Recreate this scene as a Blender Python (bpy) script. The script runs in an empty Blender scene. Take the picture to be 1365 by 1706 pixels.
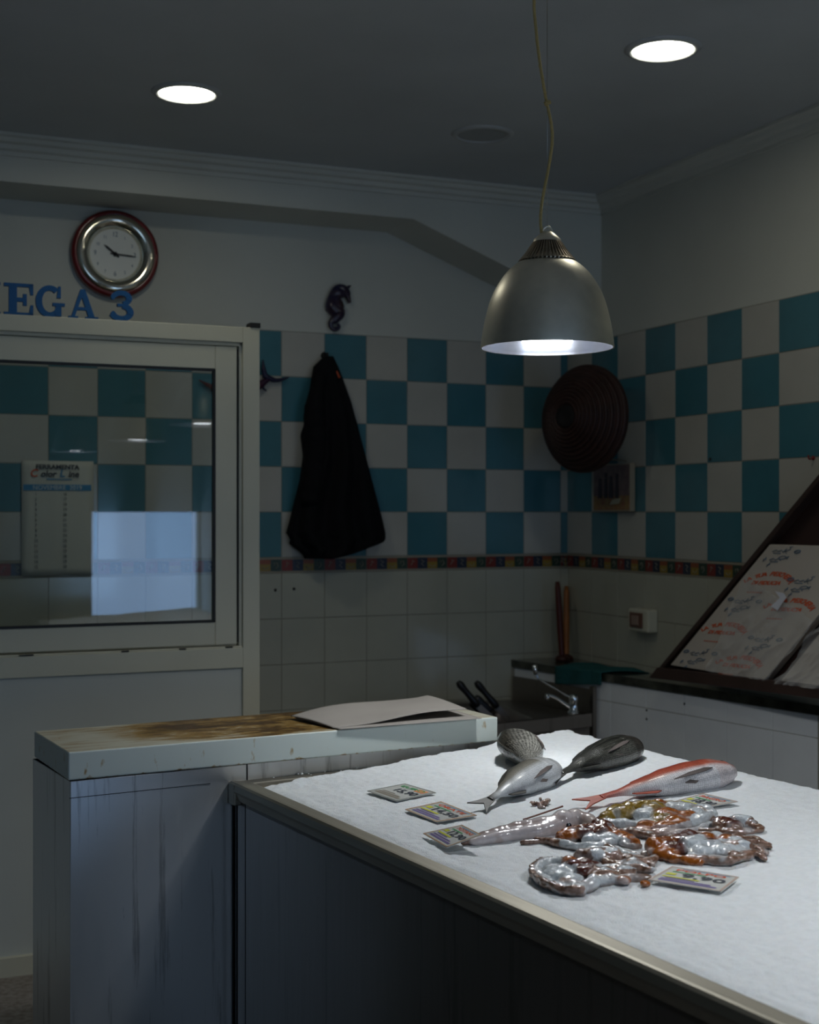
import bpy, bmesh, math, random
from mathutils import Vector, Matrix, noise, kdtree
random.seed(7)
C = bpy.context.scene.collection
PI = math.pi
# ---------------------------------------------------------------- camera
F = 2280.0; CX = 682.5; CY = 853.0; H = 1.60
cam_d = bpy.data.cameras.new('camera'); cam = bpy.data.objects.new('camera', cam_d); C.objects.link(cam)
cam.location = (0, 0, H); cam.rotation_euler = (PI/2, 0, 0)
cam_d.sensor_fit = 'HORIZONTAL'; cam_d.sensor_width = 36; cam_d.lens = F/1365*36
cam_d.clip_start = .05
cam_d.dof.use_dof = True; cam_d.dof.focus_distance = 3.25; cam_d.dof.aperture_fstop = 5.6
bpy.context.scene.camera = cam
# ---------------------------------------------------------------- light and exposure
vs = bpy.context.scene.view_settings
vs.view_transform = 'Standard'; vs.look = 'None'; vs.gamma = 1; vs.exposure = 0.0; vs.use_curve_mapping = False
DAY = (.50, .72, 1.0)
w = bpy.data.worlds.new('world'); bpy.context.scene.world = w; w.use_nodes = True
w.node_tree.nodes['Background'].inputs[0].default_value = (.45, .68, 1.0, 1)
w.node_tree.nodes['Background'].inputs[1].default_value = .8
P_DAY_MAIN = 14.0; P_DAY_SIDE = 5.0; E_DOWN = 27.0; E_BULB = 11; P_SPOT = 5.0
# room frame: s runs along the back wall, n towards the shop front
A0 = math.radians(23.3); ES = Vector((math.cos(A0), math.sin(A0), 0)); EN = Vector((math.sin(A0), -math.cos(A0), 0))
NB = -5.781; NP = -4.879; SR = 3.324; NF = 3.0; SL = -3.2; ZC = H+1.45
ROTB = A0; ROTR = A0-PI/2
def W(s, n, z=0): v = ES*s+EN*n; return Vector((v.x, v.y, z))
def area(name, loc, rotz, sx, sy, p, col, tilt=PI/2):
    l = bpy.data.lights.new(name, 'AREA'); l.shape = 'RECTANGLE'; l.size = sx; l.size_y = sy; l.energy = p; l.color = col
    o = bpy.data.objects.new(name, l); C.objects.link(o); o.location = loc; o.rotation_euler = (tilt, 0, rotz); return o
area('daylight_shopfront_window', W(2.80, NF+.03, .81), ROTB, 1.0, 1.58, P_DAY_MAIN, (.36, .58, 1.0))
area('daylight_shopfront_door', W(-.6, NF+.03, 1.3), ROTB, 2.4, 2.2, P_DAY_SIDE, DAY)
# ---------------------------------------------------------------- pixel helpers
def ray(x, y): return Vector(((x-CX)/F, 1.0, (CY-y)/F))
def on_n(x, y, n): d = ray(x, y); k = n/(d.x*EN.x+d.y*EN.y); return Vector((0, 0, H))+d*k
def on_s(x, y, s): d = ray(x, y); k = s/(d.x*ES.x+d.y*ES.y); return Vector((0, 0, H))+d*k
def on_z(x, y, z): d = ray(x, y); k = (z-H)/d.z; return Vector((0, 0, H))+d*k
def at(x, y, Y): return Vector((0, 0, H))+ray(x, y)*Y
def S(p): return p.x*ES.x+p.y*ES.y
def N(p): return p.x*EN.x+p.y*EN.y
# ---------------------------------------------------------------- material helpers
def mat(name, col=(.8,.8,.8), rough=.5, metal=0, coat=0, noise_amt=0, noise_scale=8, bump=0, bump_scale=60, spec=.5, emis=None, es=0, trans=0, stretch=None, aniso=0, vcol=False, sss=0, col2=None, ior=1.45, alpha=1):
    m = bpy.data.materials.new(name); m.use_nodes = True; nt = m.node_tree; b = nt.nodes['Principled BSDF']
    b.inputs['Base Color'].default_value = (*col, 1); b.inputs['Roughness'].default_value = rough; b.inputs['Metallic'].default_value = metal
    b.inputs['Coat Weight'].default_value = coat; b.inputs['Coat Roughness'].default_value = .08; b.inputs['Specular IOR Level'].default_value = spec
    b.inputs['Transmission Weight'].default_value = trans; b.inputs['IOR'].default_value = ior; b.inputs['Anisotropic'].default_value = aniso
    b.inputs['Alpha'].default_value = alpha
    if sss: b.inputs['Subsurface Weight'].default_value = sss; b.inputs['Subsurface Radius'].default_value = (.02,.015,.012); b.inputs['Subsurface Scale'].default_value = .5
    if emis: b.inputs['Emission Color'].default_value = (*emis, 1); b.inputs['Emission Strength'].default_value = es
    L = nt.links.new
    tc = nt.nodes.new('ShaderNodeTexCoord'); mp = nt.nodes.new('ShaderNodeMapping'); L(tc.outputs['Object'], mp.inputs[0])
    if stretch: mp.inputs['Scale'].default_value = stretch
    src = None
    if vcol:
        a = nt.nodes.new('ShaderNodeAttribute'); a.attribute_name = 'Col'; src = a.outputs['Color']
    if noise_amt or col2:
        n = nt.nodes.new('ShaderNodeTexNoise'); n.inputs['Scale'].default_value = noise_scale; n.inputs['Detail'].default_value = 6; L(mp.outputs[0], n.inputs[0])
        r = nt.nodes.new('ShaderNodeValToRGB'); r.color_ramp.elements[0].position = .35; r.color_ramp.elements[1].position = .68; L(n.outputs[0], r.inputs[0])
        mx = nt.nodes.new('ShaderNodeMix'); mx.data_type = 'RGBA'
        if vcol: L(src, mx.inputs[6])
        else: mx.inputs[6].default_value = (*col, 1)
        if col2: mx.inputs[7].default_value = (*col2, 1); L(r.outputs[0], mx.inputs[0])
        else:
            mx.inputs[7].default_value = (1-noise_amt,)*3+(1,)
            mx.blend_type = 'MULTIPLY'; L(r.outputs[0], mx.inputs[0])
        src = mx.outputs[2]
    if src is not None: L(src, b.inputs['Base Color'])
    if bump:
        n2 = nt.nodes.new('ShaderNodeTexNoise'); n2.inputs['Scale'].default_value = bump_scale; n2.inputs['Detail'].default_value = 5; L(mp.outputs[0], n2.inputs[0])
        bp = nt.nodes.new('ShaderNodeBump'); bp.inputs['Strength'].default_value = bump; bp.inputs['Distance'].default_value = .01; L(n2.outputs[0], bp.inputs['Height']); L(bp.outputs[0], b.inputs['Normal'])
    return m
M = {}
M['plaster'] = mat('plaster_wall', (.60,.60,.53), .7, noise_amt=.07, noise_scale=2, bump=.05, bump_scale=40)
M['ceil'] = mat('ceiling_paint', (.50,.52,.52), .6, noise_amt=.12, noise_scale=1.6, bump=.05, bump_scale=30)
M['grout'] = mat('tile_grout', (.30,.28,.23), .85)
M['blue'] = mat('blue_glazed_tile', (.060,.195,.235), .16, noise_amt=.12, noise_scale=6, coat=.3)
M['beige'] = mat('off_white_glazed_tile', (.50,.48,.42), .16, noise_amt=.08, noise_scale=5, coat=.3)
M['cream'] = mat('cream_glazed_tile', (.46,.45,.36), .2, noise_amt=.08, noise_scale=5, coat=.3)
M['red'] = mat('border_red', (.20,.03,.02), .3); M['navy'] = mat('border_navy', (.025,.035,.06), .3); M['ochre'] = mat('border_ochre', (.30,.20,.03), .3); M['dkgreen'] = mat('border_dark_green', (.03,.06,.04), .3); M['rust'] = mat('border_rust', (.28,.08,.03), .3)
M['glyph'] = mat('border_relief_pale', (.28,.25,.19), .3)
M['listel'] = mat('border_edge_cream', (.38,.33,.24), .3)
M['wtile'] = mat('white_glazed_tile', (.76,.78,.78), .15, noise_amt=.05, coat=.4)
M['frame'] = mat('cream_aluminium', (.60,.58,.46), .35, noise_amt=.06, noise_scale=3)
M['panel'] = mat('grey_white_panel', (.56,.58,.54), .45, noise_amt=.06, noise_scale=2)
M['black'] = mat('black_rubber', (.01,.01,.01), .5); M['blackplastic'] = mat('black_plastic', (.012,.011,.012), .35)
M['floor'] = mat('speckled_floor', (.16,.13,.11), .45, col2=(.30,.27,.24), noise_scale=45)
M['glass'] = mat('window_glass', (.9,.97,.96), .0, trans=1, ior=1.5)
M['print_dark'] = mat('print_dark', (.03,.035,.05), .6); M['print_red'] = mat('print_orange_red', (.62,.10,.03), .6); M['print_blue'] = mat('print_blue', (.04,.24,.45), .6)
M['print_grey'] = mat('print_grey_blue', (.12,.17,.22), .6); M['print_yellow'] = mat('print_yellow_green', (.55,.55,.04), .6); M['print_green'] = mat('print_green', (.06,.30,.10), .6); M['print_purple'] = mat('print_purple', (.16,.12,.30), .6)
M['print_orange'] = mat('print_orange', (.75,.28,.12), .6); M['print_taupe'] = mat('print_taupe', (.25,.22,.17), .6)
M['steel_thin'] = mat('steel_wire', (.45,.45,.42), .3, 1)

def steel(name, col, rough, drips=0, stretch=(1,1,.05), aniso=.95):
    m = mat(name, col, rough, 1, aniso=aniso); nt = m.node_tree
    if aniso:
        cx_ = nt.nodes.new('ShaderNodeCombineXYZ'); cx_.inputs[2].default_value = 1; nt.links.new(cx_.outputs[0], nt.nodes['Principled BSDF'].inputs['Tangent'])
    b = nt.nodes['Principled BSDF']; L = nt.links.new
    tc = nt.nodes.new('ShaderNodeTexCoord'); mp = nt.nodes.new('ShaderNodeMapping'); mp.inputs['Scale'].default_value = stretch; L(tc.outputs['Object'], mp.inputs[0])
    n = nt.nodes.new('ShaderNodeTexNoise'); n.inputs['Scale'].default_value = 90; n.inputs['Detail'].default_value = 4; L(mp.outputs[0], n.inputs[0])
    n2 = nt.nodes.new('ShaderNodeTexNoise'); n2.inputs['Scale'].default_value = 26; n2.inputs['Detail'].default_value = 8; n2.inputs['Roughness'].default_value = .7; L(mp.outputs[0], n2.inputs[0])
    r = nt.nodes.new('ShaderNodeMapRange'); r.inputs[3].default_value = rough*.8; r.inputs[4].default_value = rough*1.25; L(n.outputs[0], r.inputs[0]); L(r.outputs[0], b.inputs['Roughness'])
    cr = nt.nodes.new('ShaderNodeValToRGB'); cr.color_ramp.elements[0].position = .36; cr.color_ramp.elements[1].position = .44
    k = 1-drips; cr.color_ramp.elements[0].color = (col[0]*k, col[1]*k, col[2]*k, 1); cr.color_ramp.elements[1].color = (*col, 1)
    L(n2.outputs[0], cr.inputs[0]); L(cr.outputs[0], b.inputs['Base Color'])
    return m
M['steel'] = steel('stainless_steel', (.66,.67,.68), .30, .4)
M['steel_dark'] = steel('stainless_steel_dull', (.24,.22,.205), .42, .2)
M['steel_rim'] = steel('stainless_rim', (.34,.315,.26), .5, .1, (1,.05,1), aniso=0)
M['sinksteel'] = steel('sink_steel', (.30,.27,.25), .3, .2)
M['chrome'] = mat('chrome', (.75,.78,.8), .08, 1)
def lampmat():
    m = mat('spun_aluminium', (.80,.75,.63), .40, 1, noise_amt=.08, noise_scale=30); return m
M['alu'] = lampmat()

# ---------------------------------------------------------------- geometry helpers
def setp(o, label=None, cat=None, group=None, kind=None):
    if label: o['label'] = label
    if cat: o['category'] = cat
    if group: o['group'] = group
    if kind: o['kind'] = kind
    return o
def thing(name, label, cat, loc=(0,0,0), rot=(0,0,0), group=None):
    o = bpy.data.objects.new(name, None); C.objects.link(o); o.location = loc; o.rotation_euler = rot; o.empty_display_size = .05
    return setp(o, label, cat, group)
class MB:
    def __init__(s): s.v = []; s.f = []; s.m = []; s.sm = []
    def add(s, vs_, fs, mi=0, smooth=False):
        k = len(s.v); s.v += [tuple(v) for v in vs_]; s.f += [tuple(i+k for i in f) for f in fs]; s.m += [mi]*len(fs); s.sm += [smooth]*len(fs); return s
    def box(s, a, b, mi=0):
        x0,y0,z0 = a; x1,y1,z1 = b
        return s.add([(x0,y0,z0),(x1,y0,z0),(x1,y1,z0),(x0,y1,z0),(x0,y0,z1),(x1,y0,z1),(x1,y1,z1),(x0,y1,z1)],
              [(0,3,2,1),(4,5,6,7),(0,1,5,4),(1,2,6,5),(2,3,7,6),(3,0,4,7)], mi)
    def prism(s, pts, z0, z1, mi=0):      # pts: (x,y) polygon extruded along z
        n = len(pts); a = sum(pts[i][0]*pts[(i+1)%n][1]-pts[(i+1)%n][0]*pts[i][1] for i in range(n))
        if a < 0: pts = pts[::-1]
        v = [(p[0],p[1],z0) for p in pts]+[(p[0],p[1],z1) for p in pts]
        return s.add(v, [tuple(range(n-1,-1,-1)), tuple(range(n,2*n))]+[(i,(i+1)%n,n+(i+1)%n,n+i) for i in range(n)], mi)
    def prismY(s, pts, y0, y1, mi=0):     # pts: (x,z) polygon extruded along y
        n = len(pts); a = sum(pts[i][0]*pts[(i+1)%n][1]-pts[(i+1)%n][0]*pts[i][1] for i in range(n))
        if a < 0: pts = pts[::-1]
        v = [(p[0],y0,p[1]) for p in pts]+[(p[0],y1,p[1]) for p in pts]
        return s.add(v, [tuple(range(n)), tuple(range(2*n-1,n-1,-1))]+[(i,n+i,n+(i+1)%n,(i+1)%n) for i in range(n)], mi)
    def lathe(s, prof, seg=48, mi=0, axis='z', smooth=True, off=(0,0,0)):
        v = []; f = []
        for (r, z) in prof:
            for k in range(seg):
                a = 2*PI*k/seg; x, y = r*math.cos(a), r*math.sin(a)
                p = (x, y, z) if axis == 'z' else ((x, -z, y) if axis == '-y' else (z, x, y))
                v.append((p[0]+off[0], p[1]+off[1], p[2]+off[2]))
        for i in range(len(prof)-1):
            for k in range(seg):
                k2 = (k+1) % seg; f.append((i*seg+k, i*seg+k2, (i+1)*seg+k2, (i+1)*seg+k))
        return s.add(v, f, mi, smooth)
    def tube(s, pts, rad, seg=10, mi=0, caps=True):
        pts = [Vector(p) for p in pts]; n = len(pts); rr = rad if isinstance(rad, (list, tuple)) else [rad]*n
        v = []; up = None
        for i, p in enumerate(pts):
            t = (pts[min(i+1,n-1)]-pts[max(i-1,0)]).normalized()
            if up is None: up = Vector((0,0,1)) if abs(t.z) < .9 else Vector((1,0,0))
            b = t.cross(up).normalized(); up = b.cross(t).normalized()
            for k in range(seg):
                a = 2*PI*k/seg; v.append(p+(b*math.cos(a)+up*math.sin(a))*rr[i])
        f = [(i*seg+k, i*seg+(k+1)%seg, (i+1)*seg+(k+1)%seg, (i+1)*seg+k) for i in range(n-1) for k in range(seg)]
        if caps: f += [tuple(range(seg-1,-1,-1)), tuple((n-1)*seg+k for k in range(seg))]
        return s.add(v, f, mi, True)
    def grid(s, fn, nu, nv, mi=0, smooth=True):
        v = [fn(i/nu, j/nv) for j in range(nv+1) for i in range(nu+1)]; W_ = nu+1
        return s.add(v, [(j*W_+i, j*W_+i+1, (j+1)*W_+i+1, (j+1)*W_+i) for j in range(nv) for i in range(nu)], mi, smooth)
    def build(s, name, mats, parent=None, loc=None, rot=None, bevel=0, fix=True, seg=2, solid=0):
        me = bpy.data.meshes.new(name); me.from_pydata(s.v, [], s.f)
        for m in (mats if isinstance(mats, (list, tuple)) else [mats]): me.materials.append(m)
        me.polygons.foreach_set('material_index', s.m); me.polygons.foreach_set('use_smooth', s.sm); me.update()
        o = bpy.data.objects.new(name, me); C.objects.link(o)
        if fix:
            bm = bmesh.new(); bm.from_mesh(me); bmesh.ops.recalc_face_normals(bm, faces=bm.faces); bm.to_mesh(me); bm.free()
        if parent: o.parent = parent
        if loc is not None: o.location = loc
        if rot is not None: o.rotation_euler = rot
        if bevel: b = o.modifiers.new('b', 'BEVEL'); b.width = bevel; b.segments = seg; b.limit_method = 'ANGLE'; b.angle_limit = .7
        if solid: q = o.modifiers.new('s', 'SOLIDIFY'); q.thickness = solid; q.offset = 0
        return o
def struct(o): o['kind'] = 'structure'; return o
def catmull(P, n=8):
    P = [Vector(p) for p in P]; Q = [P[0]*2-P[1]]+P+[P[-1]*2-P[-2]]; out = []
    for i in range(1, len(Q)-2):
        for k in range(n):
            t = k/n; a,b,c,d = Q[i-1],Q[i],Q[i+1],Q[i+2]
            out.append(.5*((2*b)+(c-a)*t+(2*a-5*b+4*c-d)*t*t+(3*b-a-3*c+d)*t**3))
    out.append(P[-1]); return out
def interp(keys, t):
    for (a, va), (b, vb) in zip(keys, keys[1:]):
        if t <= b:
            k = (t-a)/(b-a); k = max(0, min(1, k)); k = k*k*(3-2*k)*.5+k*.5
            return va+(vb-va)*k
    return keys[-1][1]
def text_mesh(s, size, extrude=.0002, align='CENTER', shear=0, sx=1, offset=0):
    cu = bpy.data.curves.new('t', 'FONT'); cu.body = s; cu.size = size; cu.extrude = extrude; cu.align_x = align; cu.shear = shear; cu.offset = offset; cu.resolution_u = 3
    o = bpy.data.objects.new('t', cu); C.objects.link(o); dg = bpy.context.evaluated_depsgraph_get(); me = bpy.data.meshes.new_from_object(o.evaluated_get(dg))
    vs_ = [tuple((v.co.x*sx, v.co.y, v.co.z)) for v in me.vertices]; fs = [tuple(p.vertices) for p in me.polygons]
    bpy.data.objects.remove(o); bpy.data.curves.remove(cu); bpy.data.meshes.remove(me); return vs_, fs
def add_text(mb, s, size, fn, mi=0, **k):     # fn maps text plane (x,y,height) to 3-D
    v, f = text_mesh(s, size, **k); mb.add([fn(*p) for p in v], f, mi)
fXZ = lambda ox, oy, oz: (lambda x, y, z: (ox+x, oy-z, oz+y))     # upright text facing local -y

# ================================================================= THE ROOM
TW = .2016; S0 = 3.284; TH = .2
rows = [(.8-.2*i, .8-.2*(i+1)) for i in range(5)]
GAP = .0022; TZ = .003
def tile(mb, x0, x1, z0, z1, mi, y=0.0):   # a raised tile facing local -y
    e = .0012; x0 += GAP/2; x1 -= GAP/2; z0 += GAP/2; z1 -= GAP/2
    if x1-x0 < .004: return
    mb.add([(x0,y,z0),(x1,y,z0),(x1,y,z1),(x0,y,z1),(x0+e,y-TZ,z0+e),(x1-e,y-TZ,z0+e),(x1-e,y-TZ,z1-e),(x0+e,y-TZ,z1-e)],
           [(0,1,5,4),(1,2,6,5),(2,3,7,6),(3,0,4,7),(4,5,6,7)], mi)
BM = ['plaster','grout','blue','beige','cream','red','navy','ochre','dkgreen','rust','glyph','listel']
def border(mb, x0, x1):
    w_ = (x1-x0-GAP)/4; zt, zb = H-.206, H-.264
    tile(mb, x0, x1, zt-.004, zt+.004, 11); tile(mb, x0, x1, zb-.005, zb+.003, 11)
    for k, (c1, c2) in enumerate([(5,5),(6,6),(9,7),(8,8)]):
        a = x0+GAP/2+k*w_; b = a+w_
        mb.box((a, -TZ*1.1, zb+.004), (b, 0, zb+.034 if c1 != c2 else zt-.005), c2)
        if c1 != c2: mb.box((a, -TZ*1.1, zb+.034), (b, 0, zt-.005), c1)
        cx = (a+b)/2; cz = (zt+zb)/2-(.008 if c1 != c2 else 0)
        if k == 2: pts = [(cx-.014, cz), (cx-.004, cz-.008), (cx+.012, cz-.006), (cx+.014, cz+.003)]
        elif k == 1: pts = [(cx-.007, cz+.014), (cx+.008, cz+.008), (cx-.006, cz-.004), (cx+.007, cz-.014)]
        elif k == 3: pts = [(cx-.002, cz-.014), (cx+.010, cz-.004), (cx+.004, cz+.012), (cx-.008, cz+.010), (cx-.006, cz-.002)]
        else: pts = [(cx-.009, cz-.010), (cx, cz+.002), (cx-.003, cz+.013), (cx+.010, cz+.006)]
        mb.tube([(p[0], -TZ*1.1, p[1]) for p in pts], .0022, 5, 10)
def wall_tiles(mb, edges, colour):
    for (a, b, k) in edges:
        for r, (zt, zb) in enumerate(rows): tile(mb, a, b, H+zb, H+zt, 2 if colour(k, r) else 3)
        border(mb, a, b)
        z = H-.27
        while z > 0:
            tile(mb, a, b, max(z-.2023, 0), z, 4); z -= .2023
# back wall, local x = s
mb = MB(); mb.box((SL, 0, 0), (SR+.15, .12, ZC+.02), 0)
mb.box((SL, -.0008, 0), (SR, 0, H+.802), 1)
ed = [(S0, SR, 0)]; k = 1; x = S0
while x-TW > -.4: ed.append((x-TW, x, k)); x -= TW; k += 1
wall_tiles(mb, ed, lambda k, r: (k+r) % 2 == 0)
wb = struct(mb.build('wall_back', [M[x] for x in BM], loc=W(0, NB), rot=(0,0,ROTB), fix=False))
# right wall, local x = distance from corner towards the shop front
TR = .2275
mb = MB(); mb.box((-.15, 0, 0), (NF-NB+.1, .12, ZC+.02), 0); mb.box((0, -.0008, 0), (3.6, 0, H+.802), 1)
wall_tiles(mb, [(k*TR, (k+1)*TR, k) for k in range(15)], lambda k, r: (k+r) % 2 == 1)
struct(mb.build('wall_right', [M[x] for x in BM], loc=W(SR, NB), rot=(0,0,ROTR), fix=False))
# floor, ceiling, left and front walls
def quadprism(name, pts, z0, z1, m): return struct(MB().prism([tuple(p)[:2] for p in pts], z0, z1).build(name, m))
cor = [W(SL-.1, NB-.1), W(SR+.1, NB-.1), W(SR+.1, NF+.2), W(SL-.1, NF+.2)]
quadprism('floor', cor, -.08, 0, M['floor'])
quadprism('ceiling', cor, ZC, ZC+.1, M['ceil'])
quadprism('wall_left', [W(SL-.12, NB), W(SL, NB), W(SL, NF), W(SL-.12, NF)], 0, ZC, M['plaster'])
mb = MB()
def fw(s0, s1, z0, z1): mb.box((s0, -.06, z0), (s1, .06, z1))
fw(SL, -1.8, 0, ZC); fw(-1.8, .6, 2.4, ZC); fw(.6, 2.30, 0, ZC); fw(2.30, 3.3, 0, .02); fw(2.30, 3.3, 1.60, ZC); fw(3.3, SR+.1, 0, ZC); fw(-1.8, .6, 0, .2)
struct(mb.build('wall_front', M['plaster'], loc=W(0, NF), rot=(0,0,ROTB)))
# bulkhead with sloping end along the back wall
D = .31; z1 = H+1.277
mb = MB(); mb.prismY([(SL, ZC), (SL, z1), (2.375, z1), (SR, H+.913), (SR, ZC)], -D, .0)
struct(mb.build('trim_1', M['plaster'], loc=W(0, NB), rot=(0,0,ROTB)))
def cornice(L): # stepped profile, local x along, local -y away from wall
    pr = [(0, 0), (-.075, 0), (-.075, -.012), (-.06, -.016), (-.052, -.03), (-.034, -.036), (-.028, -.052), (-.012, -.058), (-.012, -.075), (0, -.075)]
    mb = MB(); n = len(pr); v = [(x, p[0], p[1]) for x in L for p in pr]
    return mb.add(v, [tuple(range(n-1,-1,-1)), tuple(range(n, 2*n))]+[(i, (i+1) % n, n+(i+1) % n, n+i) for i in range(n)])
struct(cornice((SL, SR)).build('trim_2', M['plaster'], loc=W(0, NB+D, ZC), rot=(0,0,ROTB)))
struct(cornice((D, NF-NB)).build('trim_3', M['plaster'], loc=W(SR, NB, ZC), rot=(0,0,ROTR)))

# ---- the glazed partition on the left, local x = s, local y=0 front face
def sx(px): return S(on_n(px, 853, NP))
pe = sx(433); pi = sx(405); s1 = sx(396); g1 = sx(360)
Z = lambda h: H+h
mb = MB(); PL = SL
mb.box((pi, 0, 0), (pe, .06, Z(.682)))                       # end post
mb.box((PL, .0, Z(.625)), (pi, .06, Z(.682)))                # head rail
mb.box((PL, .0, Z(-.574)), (pi, .06, Z(-.50)))               # lower rail
mb.box((PL, .012, Z(.612)), (pi, .05, Z(.625))); mb.box((pi-.012, .012, Z(-.50)), (pi, .05, Z(.625)))
mb.box((PL, .006, Z(-.50)), (pi, .05, Z(-.494)))
wf = mb.build('window_1', M['frame'], loc=W(0, NP), rot=(0,0,ROTB), bevel=.002); struct(wf)
mb = MB(); g0 = -.62
GT, GB = .524, -.404
mb.box((g1, .008, Z(-.487)), (s1, .045, Z(.609))); mb.box((PL+.02, .008, Z(GT)), (g1, .045, Z(.609))); mb.box((PL+.02, .008, Z(-.487)), (g1, .045, Z(GB)))
mb.box((g0-.09, .008, Z(GB)), (g0, .045, Z(GT)))
sash = mb.build('window_sash', M['frame'], wf, bevel=.003)
mb = MB(); e = .008
mb.box((g1-e, .006, Z(GB)), (g1, .03, Z(GT))); mb.box((g0, .006, Z(GT)-e), (g1, .03, Z(GT))); mb.box((g0, .006, Z(GB)), (g1, .03, Z(GB)+e)); mb.box((g0, .006, Z(GB)), (g0+e, .03, Z(GT)))
mb.box((s1+.001, .004, Z(-.48)), (s1+.004, .02, Z(.60)))
mb.build('gasket', M['black'], sash)
mb = MB(); mb.box((g0+.002, .022, Z(GB)+.002), (g1-.002, .026, Z(GT)-.002)); pane1 = mb.build('window_pane', M['glass'], sash)
mb = MB(); mb.box((PL, .013, .0), (pi, .045, Z(-.574))); mb.build('lower_panel', M['panel'], wf)
mb = MB()
for a, b in ((32, 56), (203, 215), (299, 310), (376, 388)): mb.box((sx(a), -.0015, Z(-.4985)), (sx(b), .012, Z(-.4945)))
mb.build('drain_slot', M['black'], wf)
mb = MB(); mb.box((sx(417), -.003, Z(.682)), (pe+.002, .05, Z(.70))); mb.build('corner_cap', M['black'], wf)
mb = MB(); mb.box((SL, -.012, 0), (sx(45)+.3, .013, .065)); struct(mb.build('baseboard_left', M['frame'], loc=W(0, NP), rot=(0,0,ROTB)))

# ================================================================= WALL THINGS
def wallthing(name, label, cat, px, py, wall='b', off=0):
    if wall == 'b': p = on_n(px, py, NB+TZ+off); r = ROTB
    else: p = on_s(px, py, SR-TZ-off); r = ROTR
    return thing(name, label, cat, p, (0, 0, r))
# clock
ck = wallthing('wall_clock', 'round wall clock with dark red rim, chrome ring and white dial above the glazed partition', 'clock', 190, 425)
R = .184
mb = MB(); mb.lathe([(R*.80,0),(R*.97,.0),(R,.012),(R*.985,.035),(R*.94,.045),(R*.86,.042),(R*.80,.03)], 72, axis='-y')
mb.build('clock_rim', mat('dark_red_lacquer', (.16,.006,.006), .3, coat=.5), ck)
mb = MB(); mb.lathe([(R*.90,.03),(R*.885,.045),(R*.84,.053),(R*.74,.054),(R*.66,.046),(R*.60,.034),(R*.57,.022)], 72, axis='-y')
mb.build('chrome_ring', mat('polished_chrome', (.7,.66,.55), .1, 1), ck)
mb = MB(); mb.lathe([(R*.58,.0),(R*.58,.022),(0.0001,.022)], 64, axis='-y', smooth=False)
dial = mb.build('dial', mat('white_dial', (.82,.82,.76), .5), ck)
mb = MB()
for k in range(12):
    a = PI/2-k*PI/6; q = R*.45
    mb = MB(); s_ = str(12 if k == 0 else k); add_text(mb, s_, .030 if k % 3 == 0 else .019, fXZ(q*math.cos(a), -.0225, q*math.sin(a)-.009), sx=.8); mb.build('numeral', M['print_grey'], dial)
def hand(ang, l, w_, nm):
    m2 = MB(); c, s_ = math.cos(ang), math.sin(ang)
    pts = [(-.02, -w_/2), (l*.7, -w_*.6), (l, 0), (l*.7, w_*.6), (-.02, w_/2)]
    m2.prismY([(x*c-y*s_, x*s_+y*c) for x, y in pts], -.028, -.0265); return m2.build(nm, M['black'], ck)
hand(math.radians(142), R*.33, .008, 'hour_hand'); hand(math.radians(-4), R*.50, .006, 'minute_hand')
mb = MB(); mb.lathe([(.009,.022),(.009,.031),(.0001,.032)], 20, axis='-y'); mb.build('hub', M['black'], ck)

# seahorse
sh = wallthing('seahorse_ornament', 'small dark blue seahorse ornament on white plaster between clock and pendant lamp', 'ornament', 558, 515)
m_ = mat('dark_blue_glaze', (.012,.012,.05), .3, coat=.4, col2=(.05,.02,.02), noise_scale=14)
def pxl(px, py): p = on_n(px, py, NB+TZ); return (S(p)-S(on_n(558,515,NB+TZ)), p.z-on_n(558,515,NB+TZ).z)
mb = MB()
def seaspine(pts, rad, seg=14):
    P = catmull([(a[0], -.022, a[1]) for a in (pxl(*q) for q in pts)], 7); n = len(P)
    rr = [interp([(i/(len(rad)-1), r) for i, r in enumerate(rad)], k/(n-1)) for k in range(n)]
    mb.tube(P, rr, seg)
K = .00255
seaspine([(574,496),(576,490),(569,484),(560,483),(552,495),(551,512),(560,522),(556,532),(549,538),(549,546),(556,550),(562,546),(560,540)], [5*K,6*K,9*K,8*K,8*K,13*K,14*K,9*K,5*K,4*K,4*K,3.6*K,2.5*K])
seaspine([(572,488),(577,496),(580,506)], [8*K,5*K,3*K]); seaspine([(552,492),(560,490),(570,489)], [9*K,12*K,9*K]); seaspine([(555,498),(559,512),(556,526)], [9*K,13*K,10*K])
seaspine([(577,480),(582,477)], [3*K,1*K]); seaspine([(566,480),(566,475)], [3*K,1*K])
mb.build('body', m_, sh)
mb = MB(); mb.prismY([pxl(*q) for q in ((548,502),(541,508),(540,518),(546,524),(552,518))], -.026, -.018); mb.build('dorsal_fin', m_, sh)

# dolphin / swordfish ornament behind the partition post
df = wallthing('fish_ornament', 'dark blue and red leaping fish ornament on the wall, half hidden by the partition post', 'ornament', 410, 640)
o0 = on_n(410, 640, NB+TZ)
def pw(px, py, y=-.02): p = on_n(px, py, NB+TZ); return Vector((S(p)-S(o0), y, p.z-o0.z))
mb = MB(); P = catmull([pw(330,634),(pw(350,645)),pw(375,655),pw(400,656),pw(425,645),pw(446,632)], 8); n = len(P)
rr = [interp([(0,.003),(.2,.010),(.35,.028),(.6,.034),(.85,.018),(1,.010)], i/(n-1)) for i in range(n)]
mb.tube(P, rr, 14); mb.build('body', mat('dark_red_blue_glaze', (.10,.006,.008), .35, col2=(.01,.01,.04), noise_scale=9), df)
mb = MB(); mb.tube(catmull([pw(440,630),pw(437,615),pw(436,600)], 5), [.014]+[.012]*4+[.011,.009,.007,.005,.004,.002], 8)
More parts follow.
